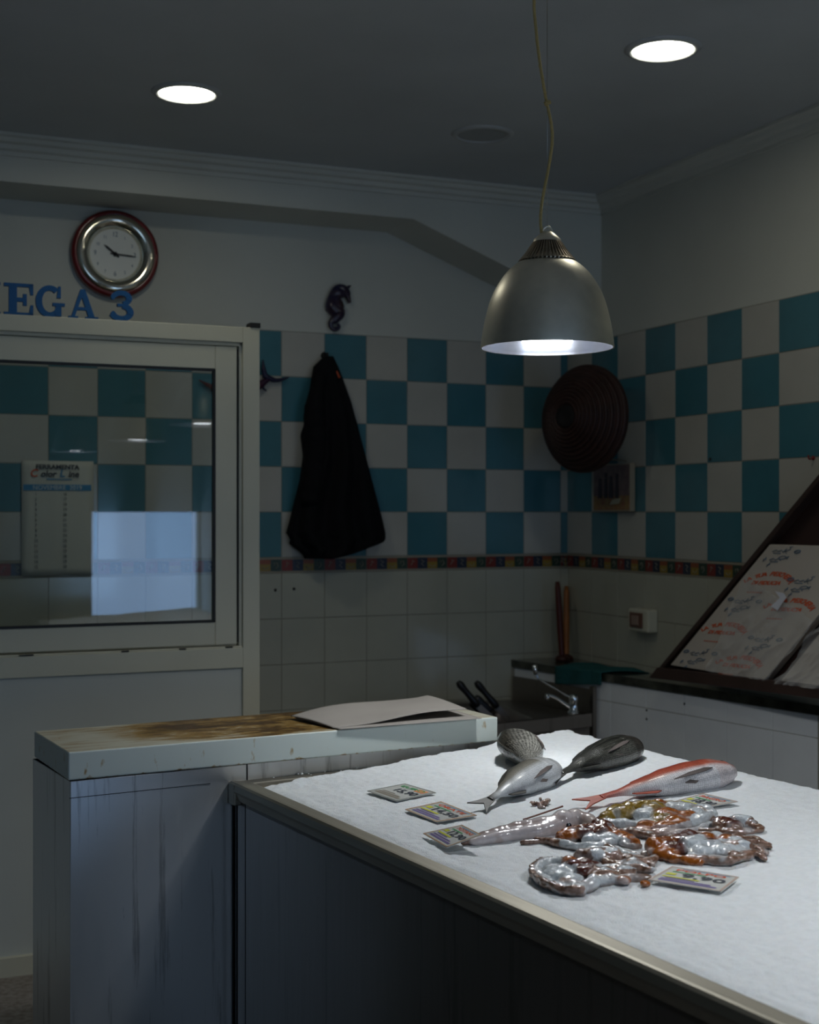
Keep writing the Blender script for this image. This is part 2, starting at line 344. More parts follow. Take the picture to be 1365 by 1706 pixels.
mb.tube(catmull([pw(440,628),pw(455,634),pw(468,633),pw(479,629)], 5), [.016,.014,.013,.012,.012,.010,.009,.009,.009,.008,.007,.006,.006,.005,.004,.002], 8)
mb.tube(catmull([pw(438,636),pw(436,646),pw(442,652)], 5), [.012,.011,.010,.009,.008,.007,.006,.005,.004,.004,.002], 8)
mb.build('tail', mat('dark_blue_tail', (.012,.012,.045), .35), df)

# coat on a hook
M['cloth'] = mat('black_cloth', (.006,.006,.007), .9, bump=.3, bump_scale=120, spec=.2)
ct = wallthing('black_coat', 'black coat hanging in folds from a hook on the checkered wall', 'coat', 540, 600)
o1 = on_n(540, 600, NB+TZ); ppm = (S(on_n(640,700,NB))-S(on_n(540,700,NB)))/100
outl = [(596,535,548),(604,527,552),(612,519,556),(630,516,563),(650,513,570),(672,507,578),(695,503,584),(708,504,588),(725,498,592),(760,502,601),(800,497,611),(840,487,622),(870,480,630),(888,475,634),(898,482,634),(905,480,630),(918,500,600),(926,505,560)]
def coat_fn(u, v):
    y = 596+(926-596)*u
    for (a, b) in zip(outl, outl[1:]):
        if y <= b[0]+1e-6: k = (y-a[0])/(b[0]-a[0]); l = a[1]+(b[1]-a[1])*k; r = a[2]+(b[2]-a[2])*k; break
    a = v*2*PI; xc = (l+r)/2; hw = (r-l)/2
    amp = min(1, u*1.6); fold = 1+.05*amp*math.cos(7*a+u*3)
    px = xc+hw*math.cos(a)*(fold if math.cos(a)**2 < .8 else 1)
    dep = (.02+.06*min(1, u*2))*(.75+.35*math.cos(9*a+2*math.sin(u*6))*amp)
    yy = -.055-dep*math.sin(a) if math.sin(a) > 0 else -.03+.024*(-math.sin(a))
    yb = (y-926)*0
    p = on_n(px, y, NB+TZ); return ((px-540)*ppm, yy, p.z-o1.z+(.02*math.sin(3*a+1)*max(0,u-.9)*6))
mb = MB(); mb.grid(coat_fn, 60, 96); n0 = 61
ob = mb.build('coat_body', M['cloth'], ct)
bm = bmesh.new(); bm.from_mesh(ob.data); bmesh.ops.remove_doubles(bm, verts=bm.verts, dist=1e-5); bmesh.ops.holes_fill(bm, edges=[e for e in bm.edges if e.is_boundary]); bmesh.ops.recalc_face_normals(bm, faces=bm.faces); bm.to_mesh(ob.data); bm.free()
mb = MB()   # sleeve
P = catmull([Vector(((px-540)*ppm, -.09, on_n(px, py, NB).z-o1.z)) for px, py in ((524,625),(514,680),(516,730),(512,790),(506,840))], 8)
mb.tube(P, [interp([(0,.02),(.3,.045),(.8,.05),(1,.042)], i/(len(P)-1))*(1+.08*math.sin(i*1.7)) for i in range(len(P))], 16); mb.build('sleeve', M['cloth'], ct)
mb = MB(); mb.tube(catmull([(0,.0,.02),(0,-.03,.0),(0,-.045,.008),(0,-.045,.028)], 5), .006, 8); mb.lathe([(.0001,-.002),(.016,0),(.016,.004),(.0001,.006)], 16, axis='-y', off=(0,0,.02)); mb.build('hook', M['blackplastic'], ct)
mb = MB(); mb.tube([( (548-540)*ppm, -.06, on_n(548,612,NB).z-o1.z), ((556-540)*ppm, -.075, on_n(556,632,NB).z-o1.z)], .005, 6); mb.build('care_label', M['print_red'], ct)

# calendar on back wall behind the glass
ca = wallthing('wall_calendar', 'white paper wall calendar with blue month band hung on the tiles behind the partition glass', 'calendar', 95, 768)
o2 = on_n(95, 768, NB+TZ); cl = S(on_n(35,800,NB))-S(o2); cr_ = S(on_n(155,800,NB))-S(o2); cb = on_n(95,958,NB).z-o2.z
mb = MB(); mb.grid(lambda u, v: (cl+(cr_-cl)*u, -.006-.006*math.sin(v*PI), cb*v), 8, 16); mb.build('sheet', mat('calendar_paper', (.62,.60,.52), .7), ca, solid=.0015)
cw = cr_-cl
yy = lambda z: -.014
mb = MB(); add_text(mb, 'FERRAMENTA', .026, fXZ(0, -.014, -.034), sx=1.1, offset=.0008)
add_text(mb, 'olor', .036, fXZ(-cw*.13, -.014, -.066), shear=.2, offset=.001); add_text(mb, 'ine', .036, fXZ(cw*.22, -.014, -.066), shear=.2, offset=.001)
mb.build('print_black', M['print_dark'], ca)
mb = MB(); add_text(mb, 'C', .044, fXZ(-cw*.33, -.014, -.066), shear=.2, offset=.001); mb.build('print_red', M['print_red'], ca)
mb = MB(); add_text(mb, 'L', .044, fXZ(cw*.06, -.014, -.066), shear=.2, offset=.001); mb.box((-cw*.15,-.0145,-.078),(cw*.2,-.014,-.074)); mb.box((-cw*.47,-.0145,-.122),(cw*.47,-.014,-.098)); mb.build('month_band', M['print_blue'], ca)
mb = MB(); add_text(mb, 'NOVEMBRE  2019', .026, fXZ(0, -.0148, -.119), sx=1.0); mb.build('month_name', mat('calendar_white', (.7,.7,.65), .7), ca)
for k in range(30):
    mb = MB(); add_text(mb, str(k+1), .0165, fXZ((-.30 if k < 15 else .10)*cw, -.016, -.142-.0215*(k % 15)))
    mb.build('day_number', M['print_dark'], ca)

# coiled basket hat across the corner
p = at(977, 698, 6.02)
hat = thing('coiled_basket', 'dark brown round coiled straw basket hung across the tiled corner', 'basket', p, (0, 0, 0))
hat.rotation_euler = Vector((-.74, -.67, .04)).to_track_quat('Z', 'Y').to_euler()
Rh = .238; prof = []; n = 11
for i in range(n*6+1):
    t = i/(n*6); r = Rh*(1-t*.80); z = .135*(1-(1-t)**2.2)
    prof.append((r+.007*abs(math.sin(i*PI/6)), z+.010*abs(math.sin(i*PI/6))))
inner = [(r*.95, z-.012) for r, z in reversed(prof)][::3]
mb = MB(); mb.lathe(prof+inner+[prof[0]], 72); hb = mb.build('basket_shell', mat('dark_wicker', (.038,.013,.009), .5, bump=.4, bump_scale=90, noise_amt=.4, noise_scale=25), hat)
mb = MB(); mb.lathe([(.050,.128),(.048,.146),(.03,.140),(.0001,.134)], 32); mb.build('basket_crown', mat('black_wicker', (.006,.004,.004), .8), hat)

# painted picture tile
pt = wallthing('picture_tile', 'small painted ceramic picture tile with dark figures hung on the right wall below the basket', 'picture', 1031, 812, 'r')
o3 = on_s(1031, 812, SR-TZ); xw = lambda px: N(on_s(px, 812, SR))-N(o3)
x0, x1 = xw(999), xw(1061); zt = on_s(1031,773,SR).z-o3.z; zb = on_s(1031,852,SR).z-o3.z
mb = MB(); mb.box((x0, -.03, zb), (x1, -.004, zt)); mb.build('tile_body', mat('tile_edge', (.38,.33,.25), .4), pt, bevel=.002)
mb = MB(); mb.box((x0+.006, -.0315, zb+.07), (x1-.006, -.03, zt-.006)); mb.build('painted_sky', mat('mauve_glaze', (.13,.075,.075), .35, col2=(.20,.13,.12), noise_scale=30), pt)
mb = MB(); mb.box((x0+.006, -.0315, zb+.006), (x1-.006, -.03, zb+.07)); mb.build('painted_ground', mat('ochre_glaze', (.30,.19,.05), .35, col2=(.22,.06,.03), noise_scale=30), pt)
mb = MB()
for i, (fx, fh, fw_) in enumerate(((.20,.10,.035),(.36,.13,.03),(.50,.11,.04),(.66,.12,.028))):
    X = x0+(x1-x0)*fx; b = zb+.06
    mb.prismY([(X-fw_/2, b), (X+fw_/2, b), (X+fw_*.3, b+fh*.7), (X-fw_*.3, b+fh*.7)], -.033, -.0312)
    mb.prismY([(X+.011*math.cos(a), b+fh*.8+.014*math.sin(a)) for a in [k*PI/4 for k in range(8)]], -.033, -.0312)
mb.build('painted_figures', mat('dark_figure_glaze', (.02,.012,.018), .35), pt)
mb = MB(); X = x0+(x1-x0)*.62; mb.prismY([(X-.05,zb+.03),(X+.03,zb+.035),(X+.05,zb+.06),(X-.02,zb+.055)], -.033, -.0312); mb.build('painted_boat', mat('pale_glaze', (.42,.40,.28), .35), pt)
mb = MB(); mb.tube(catmull([(x0+.10,-.01,zt),(x0+.13,-.02,zt+.02),(x1-.06,-.015,zt+.01)],5), .004, 6); mb.build('hanging_cord', M['print_taupe'], pt)

# wall socket on right wall
so = wallthing('wall_socket', 'cream surface-mounted switch box with brown cover on the right wall', 'switch', 1080, 1033, 'r')
mb = MB(); mb.box((-.075,-.055,-.05),(.08,0,.05)); mb.build('box', M['frame'], so, bevel=.008)
mb = MB(); mb.box((-.055,-.062,-.032),(.045,-.055,.034)); cv = mb.build('cover', mat('brown_cover', (.16,.075,.05), .4), so, bevel=.004)
mb = MB(); mb.box((-.03,-.067,-.02),(.025,-.062,.022)); mb.build('rocker', mat('pinkish_rocker', (.30,.20,.16), .4), cv, bevel=.003)
# small fixings
for (px, py, wl, lab) in ((459,983,'b','small dark screw plug in the cream tiles, left of two'),(490,981,'b','small dark screw plug in the cream tiles, right of two'),(1184,765,'r','tiny dark wall plug in the checkered right wall')):
    t = wallthing('wall_plug', lab, 'wall plug', px, py, wl); mb = MB(); mb.lathe([(.007,0),(.006,.004),(.0001,.005)], 12, axis='-y'); mb.build('plug_cap', M['black'], t)
t = wallthing('wall_hook', 'small reddish hook on the right wall above the paper display', 'hook', 1356, 763, 'r')
mb = MB(); mb.lathe([(.008,0),(.008,.004),(.0001,.005)], 12, axis='-y'); mb.tube(catmull([(0,-.004,0),(0,-.02,-.004),(0,-.024,.010)],4), .003, 6); mb.build('hook_body', mat('red_plastic', (.25,.02,.02), .4), t)

# ---- standing letters on the head rail: slab-serif shapes
M['letter'] = mat('blue_painted_wood', (.008,.085,.24), .45)
def arc(cx, cy, rx, ry, a0, a1, w_, n=22):
    o_ = [(cx+rx*math.cos(math.radians(a0+(a1-a0)*i/n)), cy+ry*math.sin(math.radians(a0+(a1-a0)*i/n))) for i in range(n+1)]
    i_ = [(cx+(rx-w_)*math.cos(math.radians(a0+(a1-a0)*i/n)), cy+(ry-w_*.75)*math.sin(math.radians(a0+(a1-a0)*i/n))) for i in range(n+1)]
    return [[o_[i], o_[i+1], i_[i+1], i_[i]] for i in range(n)]
R_ = lambda a, b, c, d: [(a,b),(c,b),(c,d),(a,d)]
GL = {
 'E': [R_(.0,0,.95,.10), R_(0,.9,.95,1), R_(.16,0,.42,1), R_(.42,.44,.68,.56), [(.62,.32),(.74,.32),(.74,.68),(.62,.68)], [(.80,.0),(.95,0),(.95,.34),(.86,.34)], [(.80,1),(.95,1),(.95,.66),(.86,.66)]],
 'G': arc(.48,.5,.48,.52,50,325,.22)+[R_(.58,.36,1.0,.46), R_(.68,.03,.88,.40), [(.72,.62),(.86,.62),(.86,1.0),(.78,1.0)]],
 'A': [[(.10,.08),(.22,.08),(.54,.92),(.46,1.0),(.42,1.0)], [(.42,1.0),(.58,1.0),(.92,.08),(.70,.08),(.44,.82)], R_(.26,.30,.74,.40), R_(0,0,.34,.09), R_(.60,0,1.05,.09)],
 '3': arc(.40,.74,.40,.27,-75,165,.22)+arc(.40,.27,.46,.31,-160,82,.24)+[[(.06+.09*math.cos(k*PI/6)+.04, .20+.10*math.sin(k*PI/6)) for k in range(12)], [(.05+.08*math.cos(k*PI/6)+.04, .77+.09*math.sin(k*PI/6)) for k in range(12)], R_(.25,.46,.50,.56)],
 'M': [R_(0,0,.36,.09), R_(.72,0,1.2,.09), R_(.12,0,.24,1), R_(.84,0,1.08,1), R_(0,.91,.34,1), R_(.84,.91,1.2,1), [(.12,1),(.36,1),(.66,.22),(.54,.12)], [(.54,.12),(.66,.22),(.90,1),(.80,1)]],
}
zt_ = Z(.682)
for ch, xa, xb, hh in (('M',-62,2,.112),('E',8,57,.112),('G',61,110,.112),('A',116,166,.105),('3',185,225,.110)):
    a, b = sx(xa), sx(xb)
    xs = [p[0] for g in GL[ch] for p in g]; zs = [p[1] for g in GL[ch] for p in g]; k = (b-a)/(max(xs)-min(xs)); kz = hh/(max(zs)-min(zs))
    mb = MB()
    for i, g in enumerate(GL[ch]): mb.prismY([((p[0]-min(xs))*k, (p[1]-min(zs))*kz) for p in g], .020+.0003*(i % 5), .038+.0003*(i % 5))
    o = mb.build('sign_letter', M['letter'], loc=W(a, NP, zt_), rot=(0,0,ROTB)); o.location = W(a, NP, zt_)
    setp(o, {'M':'blue slab-serif letter M cut off by the left picture edge, standing on the partition','E':'blue slab-serif letter E standing on the partition top rail','G':'blue slab-serif letter G standing on the partition top rail','A':'blue slab-serif letter A standing on the rail left of the numeral','3':'blue numeral 3 standing on the partition rail in front of the clock'}[ch], 'letter', 'blue letters on the partition')

# ================================================================= CEILING LIGHTS
M['diff_on'] = mat('lit_diffuser', (1,1,1), .5, emis=(1.0,.985,.84), es=E_DOWN)
M['diff_off'] = mat('unlit_diffuser', (.34,.35,.34), .5)
M['lighttrim'] = mat('downlight_trim', (.42,.43,.42), .45)
for px, py, on, lab in ((311,154,1,'lit round recessed downlight on the left of the ceiling'),(1105,81,1,'lit round recessed downlight on the right of the ceiling'),(804,223,0,'unlit round recessed downlight near the back of the ceiling')):
    p = on_z(px, py, ZC); t = thing('downlight', lab, 'ceiling light', p)
    t['group'] = 'recessed ceiling downlights'
    mb = MB(); mb.lathe([(.096,-.002),(.098,-.010),(.112,-.008),(.121,-.001),(.121,0),(.096,0)], 48); mb.build('trim_ring', M['lighttrim'], t)
    mb = MB(); mb.lathe([(.097,-.003),(.0001,-.0035)], 48); mb.build('diffuser', M['diff_on'] if on else M['diff_off'], t, fix=False)
# pendant lamps
M['reflector'] = mat('white_reflector', (.34,.35,.39), .2, .75)
M['bulb'] = mat('lit_bulb', (1,1,1), .4, emis=(.90,.95,1.0), es=E_BULB)
M['cord'] = mat('braided_gold_cord', (.62,.46,.18), .6, bump=.8, bump_scale=300)
def pendant(loc, label, top, cordpts=None, cone=112):
    t = thing('pendant_lamp', label, 'lamp', loc); q = .35/222    # metres per photo pixel at the lamp
    pr = [(111,0),(110.6,6),(109,20),(105.5,40),(101,60),(95,80),(86,100),(73,120),(61,133),(49.5,142)]
    sm = catmull([(r*q, z*q, 0) for r, z in pr], 4)
    mb = MB(); outer = [(p.x, p.y) for p in sm]
    mb.lathe(outer+[(p[0]-.0025, p[1]+.0) for p in reversed(outer)]+[outer[0]], 96); mb.build('lamp_shade', M['alu'], t)
    mb = MB(); mb.lathe([(p[0]-.003, p[1]+.0005) for p in outer]+[(.002, outer[-1][1]-.003)], 96); mb.build('reflector', M['reflector'], t, fix=False)
    mb = MB()  # ribbed heat-sink
    seg = 44*4; v = []
    for r, z in ((48,142),(48.5,145),(36,160),(25,176),(22,178)):
        for k in range(seg):
            rr = r*(1.0 if (k//2) % 2 == 0 or r in (48.5,) else .84); a = 2*PI*k/seg; v.append((rr*q*math.cos(a), rr*q*math.sin(a), z*q))
    f = [(i*seg+k, i*seg+(k+1) % seg, (i+1)*seg+(k+1) % seg, (i+1)*seg+k) for i in range(4) for k in range(seg)]+[tuple(range(4*seg, 5*seg))]
    mb.add(v, f); mb.build('ribbed_collar', mat('bronze_collar', (.42,.34,.24), .4, .8), t)
    mb = MB(); mb.lathe([(24*q,177*q),(22*q,182*q),(13*q,190*q),(8*q,194*q),(.0001,195*q)], 32)
    mb.tube(catmull([(-6*q,0,190*q),(-8*q,0,196*q),(0,0,203*q),(7*q,0,197*q),(7*q,0,190*q)], 5), 2.2*q, 8); mb.build('cap', M['alu'], t)
    mb = MB(); mb.lathe([(.0001,5*q),(38*q,5*q),(42*q,9*q),(42*q,50*q),(18*q,75*q),(18*q,125*q),(.0001,125*q)], 40); mb.build('bulb', M['bulb'], t)
    hz = top-loc[2]
    mb = MB(); mb.tube([(0,0,200*q),(0,0,hz)], .0011, 6); mb.build('suspension_wire', M['steel_thin'], t)
    pts = cordpts or [(-9,188),(-11,210),(-10,235),(-5,265),(3,305),(8,345),(6,375),(-1,410),(-5,430),(-14,485),(-21,555),(-22,580),(-20,640),(-18,700)]
    P = catmull([(a*q, -.004+.003*math.sin(i*2), b*q) for i, (a, b) in enumerate(pts)], 8); P = [p for p in P if p.z < hz]
    mb = MB(); mb.tube(P+[Vector((P[-1].x, P[-1].y, hz))], .0040, 8)
    tw = [p+Vector((.0022*math.cos(i*1.3), .0022*math.sin(i*1.3), 0)) for i, p in enumerate(P)]; mb.tube(tw, .0026, 6)
    z = 408*q; mb.tube([(-.008,-.004,z-.003),(.0,-.006,z),(.007,-.004,z+.003)], .006, 8)
    mb.build('cord', M['cord'], t)
    mb = MB(); mb.lathe([(.05,hz-.03),(.05,hz)], 24); mb.lathe([(.0001,hz-.03),(.05,hz-.03)], 24); mb.build('ceiling_rose', M['alu'], t)
    l = bpy.data.lights.new('lamp_light', 'SPOT'); l.energy = P_SPOT*10; l.spot_size = math.radians(cone); l.spot_blend = .7; l.color = (.95,.98,1.0); l.shadow_soft_size = .07
    lo = bpy.data.objects.new('lamp_light', l); C.objects.link(lo); lo.parent = t; lo.location = (0, 0, 3*q)
    return t
LY = 3.6; lp = at(912, 580, LY)
pendant(lp, 'spun aluminium bell pendant lamp hanging lit on a gold braided cord above the ice', ZC, cone=152)
pendant((1.02, 2.10, 2.03), 'aluminium bell pendant lamp over the middle of the ice counter, next to the first one', ZC)  # extra lamp out of view, added to brighten the ice evenly
pendant((1.60, .55, 2.03), 'second aluminium bell pendant lamp over the near end of the ice counter', ZC)

# ================================================================= FISH COUNTER
AC = math.radians(29.8); U = Vector((math.cos(AC), math.sin(AC), 0)); V = Vector((-math.sin(AC), math.cos(AC), 0))
O = Vector((-.476, 3.59, 0)); WC = 1.064; LC = 2.9; ZR = .896
ctr = thing('fish_counter', 'long stainless steel fish counter with a rolled rim holding the ice bed', 'counter', O, (0,0,AC))
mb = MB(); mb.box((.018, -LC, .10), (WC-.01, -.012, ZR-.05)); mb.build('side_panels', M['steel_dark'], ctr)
mb = MB(); mb.box((.06,-LC+.04,0),(WC-.05,-.05,.10)); mb.build('plinth', M['black'], ctr)
# rim : rolled profile swept along the left edge, then the back edge
prof = [(.018,-.050),(.008,-.046),(.004,-.030),(.0,-.022),(.0015,-.006),(.006,-.001),(.012,.0),(.042,.0),(.050,-.003),(.050,-.06),(.018,-.06)]
mb = MB(); n = len(prof); v = []
for (bx, sg) in ((0,0),(-LC,1)):
    for (a, z) in prof: v.append((a, (-a if sg == 0 else bx), ZR+z))
mb.add(v, [(i, (i+1) % n, n+(i+1) % n, n+i) for i in range(n)]+[tuple(range(n-1,-1,-1)), tuple(range(n,2*n))], 0, False)
mb.build('front_rim', M['steel_rim'], ctr, bevel=0)
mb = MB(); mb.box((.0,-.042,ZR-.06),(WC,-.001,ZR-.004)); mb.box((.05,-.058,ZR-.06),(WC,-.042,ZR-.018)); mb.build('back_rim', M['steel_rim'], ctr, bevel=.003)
mb = MB(); mb.box((WC-.015,-LC,ZR-.06),(WC,-.001,ZR+.04)); mb.box((0,-LC-.01,ZR-.06),(WC,-LC,ZR+.02)); mb.build('far_rim', M['steel_rim'], ctr, bevel=.003)
mb = MB(); mb.box((-.0005+.018,-.075,.10),(.0195,-.070,ZR-.05)); mb.box((.016,-.018,.10),(.024,-.010,ZR-.05)); mb.build('panel_seam', M['black'], ctr)

def icez(a, b):   # ice surface height, a across (0 at customer rim), b along towards the viewer
    t = max(0, min(1, (a-.05)/1.0)); z = .889+.070*t
    return z
def icexy(x, y): d = Vector((x, y, 0))-O; return d.dot(U), -d.dot(V)
def on_ice(px, py):
    z = .92
    for _ in range(12): p = on_z(px, py, z); a, b = icexy(p.x, p.y); z = icez(a, b)
    return on_z(px, py, z)
def ice_fn(u, v):
    a = .047+(WC-.060)*u; b = .052+(LC-.06)*v*(.9*v+.1)**.35
    b = .052+(LC-.08)*v**1.25
    z = icez(a, b)+.0045*noise.noise((a*9, b*9, 3))+.0022*noise.noise((a*34, b*34, 1))+.0016*noise.noise((a*110, b*110, 5))
    # ragged loose edge towards the back rim and along the customer rim
    e = .030*(.5+.8*noise.noise((a*22, 2, 7))+.4*noise.noise((a*70, 4, 7)))
    eb = b-.052
    z += .012*math.exp(-(b/.12)**2)*(.5+noise.noise((a*8,b*20,2)))
    if eb < .05: z -= max(0, (1-eb/.05))**2*.02
    if a < .075: z -= ((.075-a)/.028)*.006
    b += max(0, e)*max(0, 1-eb/.08)
    if a > WC-.06: z -= ((a-(WC-.06))/.047)**2*.012*(1+noise.noise((b*30,1,1)))
    return (a, -b, z)
mb = MB(); mb.grid(ice_fn, 230, 520)
M['ice'] = mat('crushed_ice', (.86,.89,.91), .5, noise_amt=.06, noise_scale=70, bump=.45, bump_scale=420, sss=.2, spec=.5)
ice = mb.build('crushed_ice', M['ice'], loc=O, rot=(0,0,AC), fix=False)
setp(ice, 'bed of crushed white ice filling the steel counter', 'ice', kind='stuff')
mb = MB(); mb.grid(lambda u, v: (.05+(WC-.065)*u, -.058-(LC-.07)*v, ZR-.062), 1, 1); 
# loose ice crumbs on the back rim
mb = MB()
for i in range(26):
    a = random.uniform(.1, .95); b = random.uniform(.004, .045); r = random.uniform(.002, .005); z = ZR-.004+r*.5
    mb.add([(a+r*x*random.uniform(.7,1.3), -b+r*y, z+r*zz) for x, y, zz in ((1,0,0),(-1,0,0),(0,1,0),(0,-1,0),(0,0,1),(0,0,-.6))], [(0,2,4),(2,1,4),(1,3,4),(3,0,4),(2,0,5),(1,2,5),(3,1,5),(0,3,5)])
setp(mb.build('ice_crumbs', M['ice'], loc=O, rot=(0,0,AC)), 'loose crumbs of ice scattered on the back rim of the counter', 'ice', kind='stuff')

# ================================================================= WORK CABINET with cutting board
ZB = .937; cab = thing('work_cabinet', 'low stainless steel cabinet under the cutting board, joined to the fish counter', 'cabinet', O, (0,0,AC))
mb = MB(); mb.box((-.418, .0, .0), (.86, .36, ZB-.003)); mb.build('body', M['steel'], cab, bevel=.002)
mb = MB(); mb.box((-.420,-.0015,ZB-.045),(-.060+.01,.001,ZB-.0435)); mb.box((.052,-.002,ZB-.05),(.055,.0,ZB)); mb.build('seam', M['black'], cab)
board_m = mat('white_nylon_stained', (.70,.76,.72), .38, sss=.1)
nt = board_m.node_tree; b = nt.nodes['Principled BSDF']; L = nt.links.new
tc = nt.nodes.new('ShaderNodeTexCoord'); sep = nt.nodes.new('ShaderNodeSeparateXYZ'); L(tc.outputs['Object'], sep.inputs[0])
def mathn(op, a, b_=None, cl=False):
    n = nt.nodes.new('ShaderNodeMath'); n.operation = op; n.use_clamp = cl
    for i, q in enumerate((a, b_)):
        if q is None: continue
        if isinstance(q, (int, float)): n.inputs[i].default_value = q
        else: L(q, n.inputs[i])
    return n.outputs[0]
def nz(scale, det, st=(1,1,1), rotz=0, rough=.6):
    mp = nt.nodes.new('ShaderNodeMapping'); mp.inputs['Scale'].default_value = st; mp.inputs['Rotation'].default_value = (0,0,rotz); L(tc.outputs['Object'], mp.inputs[0])
    n = nt.nodes.new('ShaderNodeTexNoise'); n.inputs['Scale'].default_value = scale; n.inputs['Detail'].default_value = det; n.inputs['Roughness'].default_value = rough; L(mp.outputs[0], n.inputs[0]); return n.outputs[0]
X_, Y_, Z_ = sep.outputs[0], sep.outputs[1], sep.outputs[2]
# stain centre around x=.62 of the board (local origin at the left front lower corner)
dx = mathn('DIVIDE', mathn('SUBTRACT', X_, .66), .46); dy = mathn('DIVIDE', mathn('SUBTRACT', Y_, .22), .24)
rad = mathn('ADD', mathn('MULTIPLY', dx, dx), mathn('MULTIPLY', dy, dy))
pool = mathn('SUBTRACT', 1.35, rad, True)
big = mathn('MULTIPLY', mathn('SUBTRACT', nz(7, 10, (1,1.4,1), .3, .75), .34, True), 3.6, True)
scr = mathn('MULTIPLY', mathn('SUBTRACT', nz(45, 4, (.14,1,1), .9), .54, True), 6, True)
scr2 = mathn('MULTIPLY', mathn('SUBTRACT', nz(50, 4, (.12,1,1), -.6), .55, True), 6, True)
top = mathn('GREATER_THAN', Z_, .0695)
stain = mathn('ADD', mathn('MULTIPLY', pool, big), mathn('MULTIPLY', mathn('ADD', scr, scr2, True), mathn('ADD', mathn('MULTIPLY', pool, .7), .25)), True)
base_ = mathn('ADD', mathn('MULTIPLY', stain, 1.05), .19, True)
topst = mathn('MULTIPLY', base_, top)
low = mathn('MULTIPLY', mathn('SUBTRACT', mathn('ADD', .002, mathn('MULTIPLY', mathn('SUBTRACT', nz(30, 6), .5), .035)), Z_), 130, True)
spots = mathn('MULTIPLY', mathn('SUBTRACT', nz(38, 3, (1,1,.4)), .64, True), 7, True)
tot = mathn('MAXIMUM', topst, mathn('MAXIMUM', low, mathn('MULTIPLY', spots, .6)))
cr2 = nt.nodes.new('ShaderNodeValToRGB'); L(tot, cr2.inputs[0]); er = cr2.color_ramp
er.elements[0].position = 0; er.elements[0].color = (.62,.68,.64,1); er.elements[1].position = 1; er.elements[1].color = (.07,.035,.01,1)
e_ = er.elements.new(.2); e_.color = (.52,.50,.40,1); e_ = er.elements.new(.55); e_.color = (.30,.18,.045,1)
L(cr2.outputs[0], b.inputs['Base Color'])
mb = MB(); mb.box((0,0,0),(1.243,.372,.070))
bd = mb.build('cutting_board', board_m, loc=O-U*.424+V*(-.004)+Vector((0,0,ZB)), rot=(0,0,AC-math.radians(1.8)), bevel=.004, seg=3)
setp(bd, 'thick white plastic cutting board, stained brown on top, lying on the steel cabinet', 'cutting board')
# grey wrapping paper
M['paper'] = mat('grey_wrapping_paper', (.36,.33,.30), .75, noise_amt=.1, noise_scale=6)
zt0 = ZB+.070
def sheet(cor_, fn=None):
    a, b_, c, d = cor_
    def g(u, v):
        p = (a*(1-u)+d*u)*(1-v)+(b_*(1-u)+c*u)*v
        return p+Vector((0,0,(fn(u, v) if fn else 0)))
    return g
A_ = on_z(484,1193,zt0+.010); B_ = on_z(556,1213,zt0+.004); C_ = on_z(778,1180,zt0+.030); D_ = on_z(712,1160,zt0+.032)
pc = (A_+C_)/2
def buildsheet(name, cor_, fn, th, label):
    g = sheet(cor_, fn); mb = MB(); mb.grid(lambda u, v: g(u, v)-Vector((pc.x, pc.y, zt0)), 40, 20)
    o = mb.build(name, M['paper'], loc=(pc.x, pc.y, zt0), solid=th); return setp(o, label, 'paper', 'grey wrapping sheets on the cutting board')
buildsheet('wrapping_paper', (A_,B_,C_,D_), lambda u, v: .012*math.sin(PI*min(1,u*1.1))*(1-v*.8)-.012*max(0,u-.75)*4*v*0+.004*math.sin(u*7+v*3), .002, 'grey folded sheet of wrapping paper, uppermost of the two on the cutting board')
A2 = on_z(492,1196,zt0+.004); B2 = on_z(566,1215.5,zt0+.0025); C2 = on_z(803,1197.5,zt0+.004); D2 = on_z(735,1178,zt0+.006)
buildsheet('wrapping_paper', (A2,B2,C2,D2), lambda u, v: .006*math.sin(PI*u)*(1-v)+.001, .002, 'grey sheet of wrapping paper sticking out beneath the folded one on the cutting board')

# ================================================================= SINK, LEDGE
M['marble'] = mat('dark_green_marble', (.012,.014,.012), .15, col2=(.07,.075,.055), noise_scale=11, coat=.3)
ZL = .90
L0 = Vector((.506,6.455,0)); L1 = Vector((1.479,4.94,0)); dl = (L1-L0).normalized(); L0 = L0-dl*.03; L2 = L1+dl*.03
nl = Vector((-dl.y, dl.x, 0)); nl = nl if nl.x < 0 else -nl     # towards the room
wl_ = W(S(L0), NB+TZ+.002); wr_ = W(SR-TZ-.002, N(L2)); wc_ = W(SR-TZ-.002, NB+TZ+.002)
led = thing('tiled_ledge', 'dark marble topped white tiled ledge running into the back corner', 'ledge', (0,0,0))
mb = MB(); mb.prism([tuple(q)[:2] for q in (L0, L2, wr_, wc_, wl_)], ZL-.035, ZL); mb.build('marble_top', M['marble'], led, bevel=.004)
i0 = L0-nl*.012; i2 = L2-nl*.012
mb = MB(); mb.prism([tuple(q)[:2] for q in (i0, i2, wr_, wc_, wl_)], 0, ZL-.036, 0)
mb.build('ledge_base', M['grout'], led)
mb = MB(); LT = (L2-L0).length; ang = math.atan2(dl.y, dl.x)
def on_ledge(px):   # distance along the ledge front for a photo column
    d = ray(px, 900); k = (L0.x*nl.x+L0.y*nl.y)/(d.x*nl.x+d.y*nl.y); return (Vector((d.x*k, d.y*k, 0))-L0).dot(dl)
es_ = [0, on_ledge(955), on_ledge(1015), on_ledge(1075), on_ledge(1138), on_ledge(1208), on_ledge(1285), LT]
for a, b_ in zip(es_, es_[1:]):
    tile(mb, a, b_, ZL-.12, ZL-.037, 1)
    z = ZL-.12
    while z > 0: tile(mb, a, b_, max(0, z-.2), z, 1); z -= .2
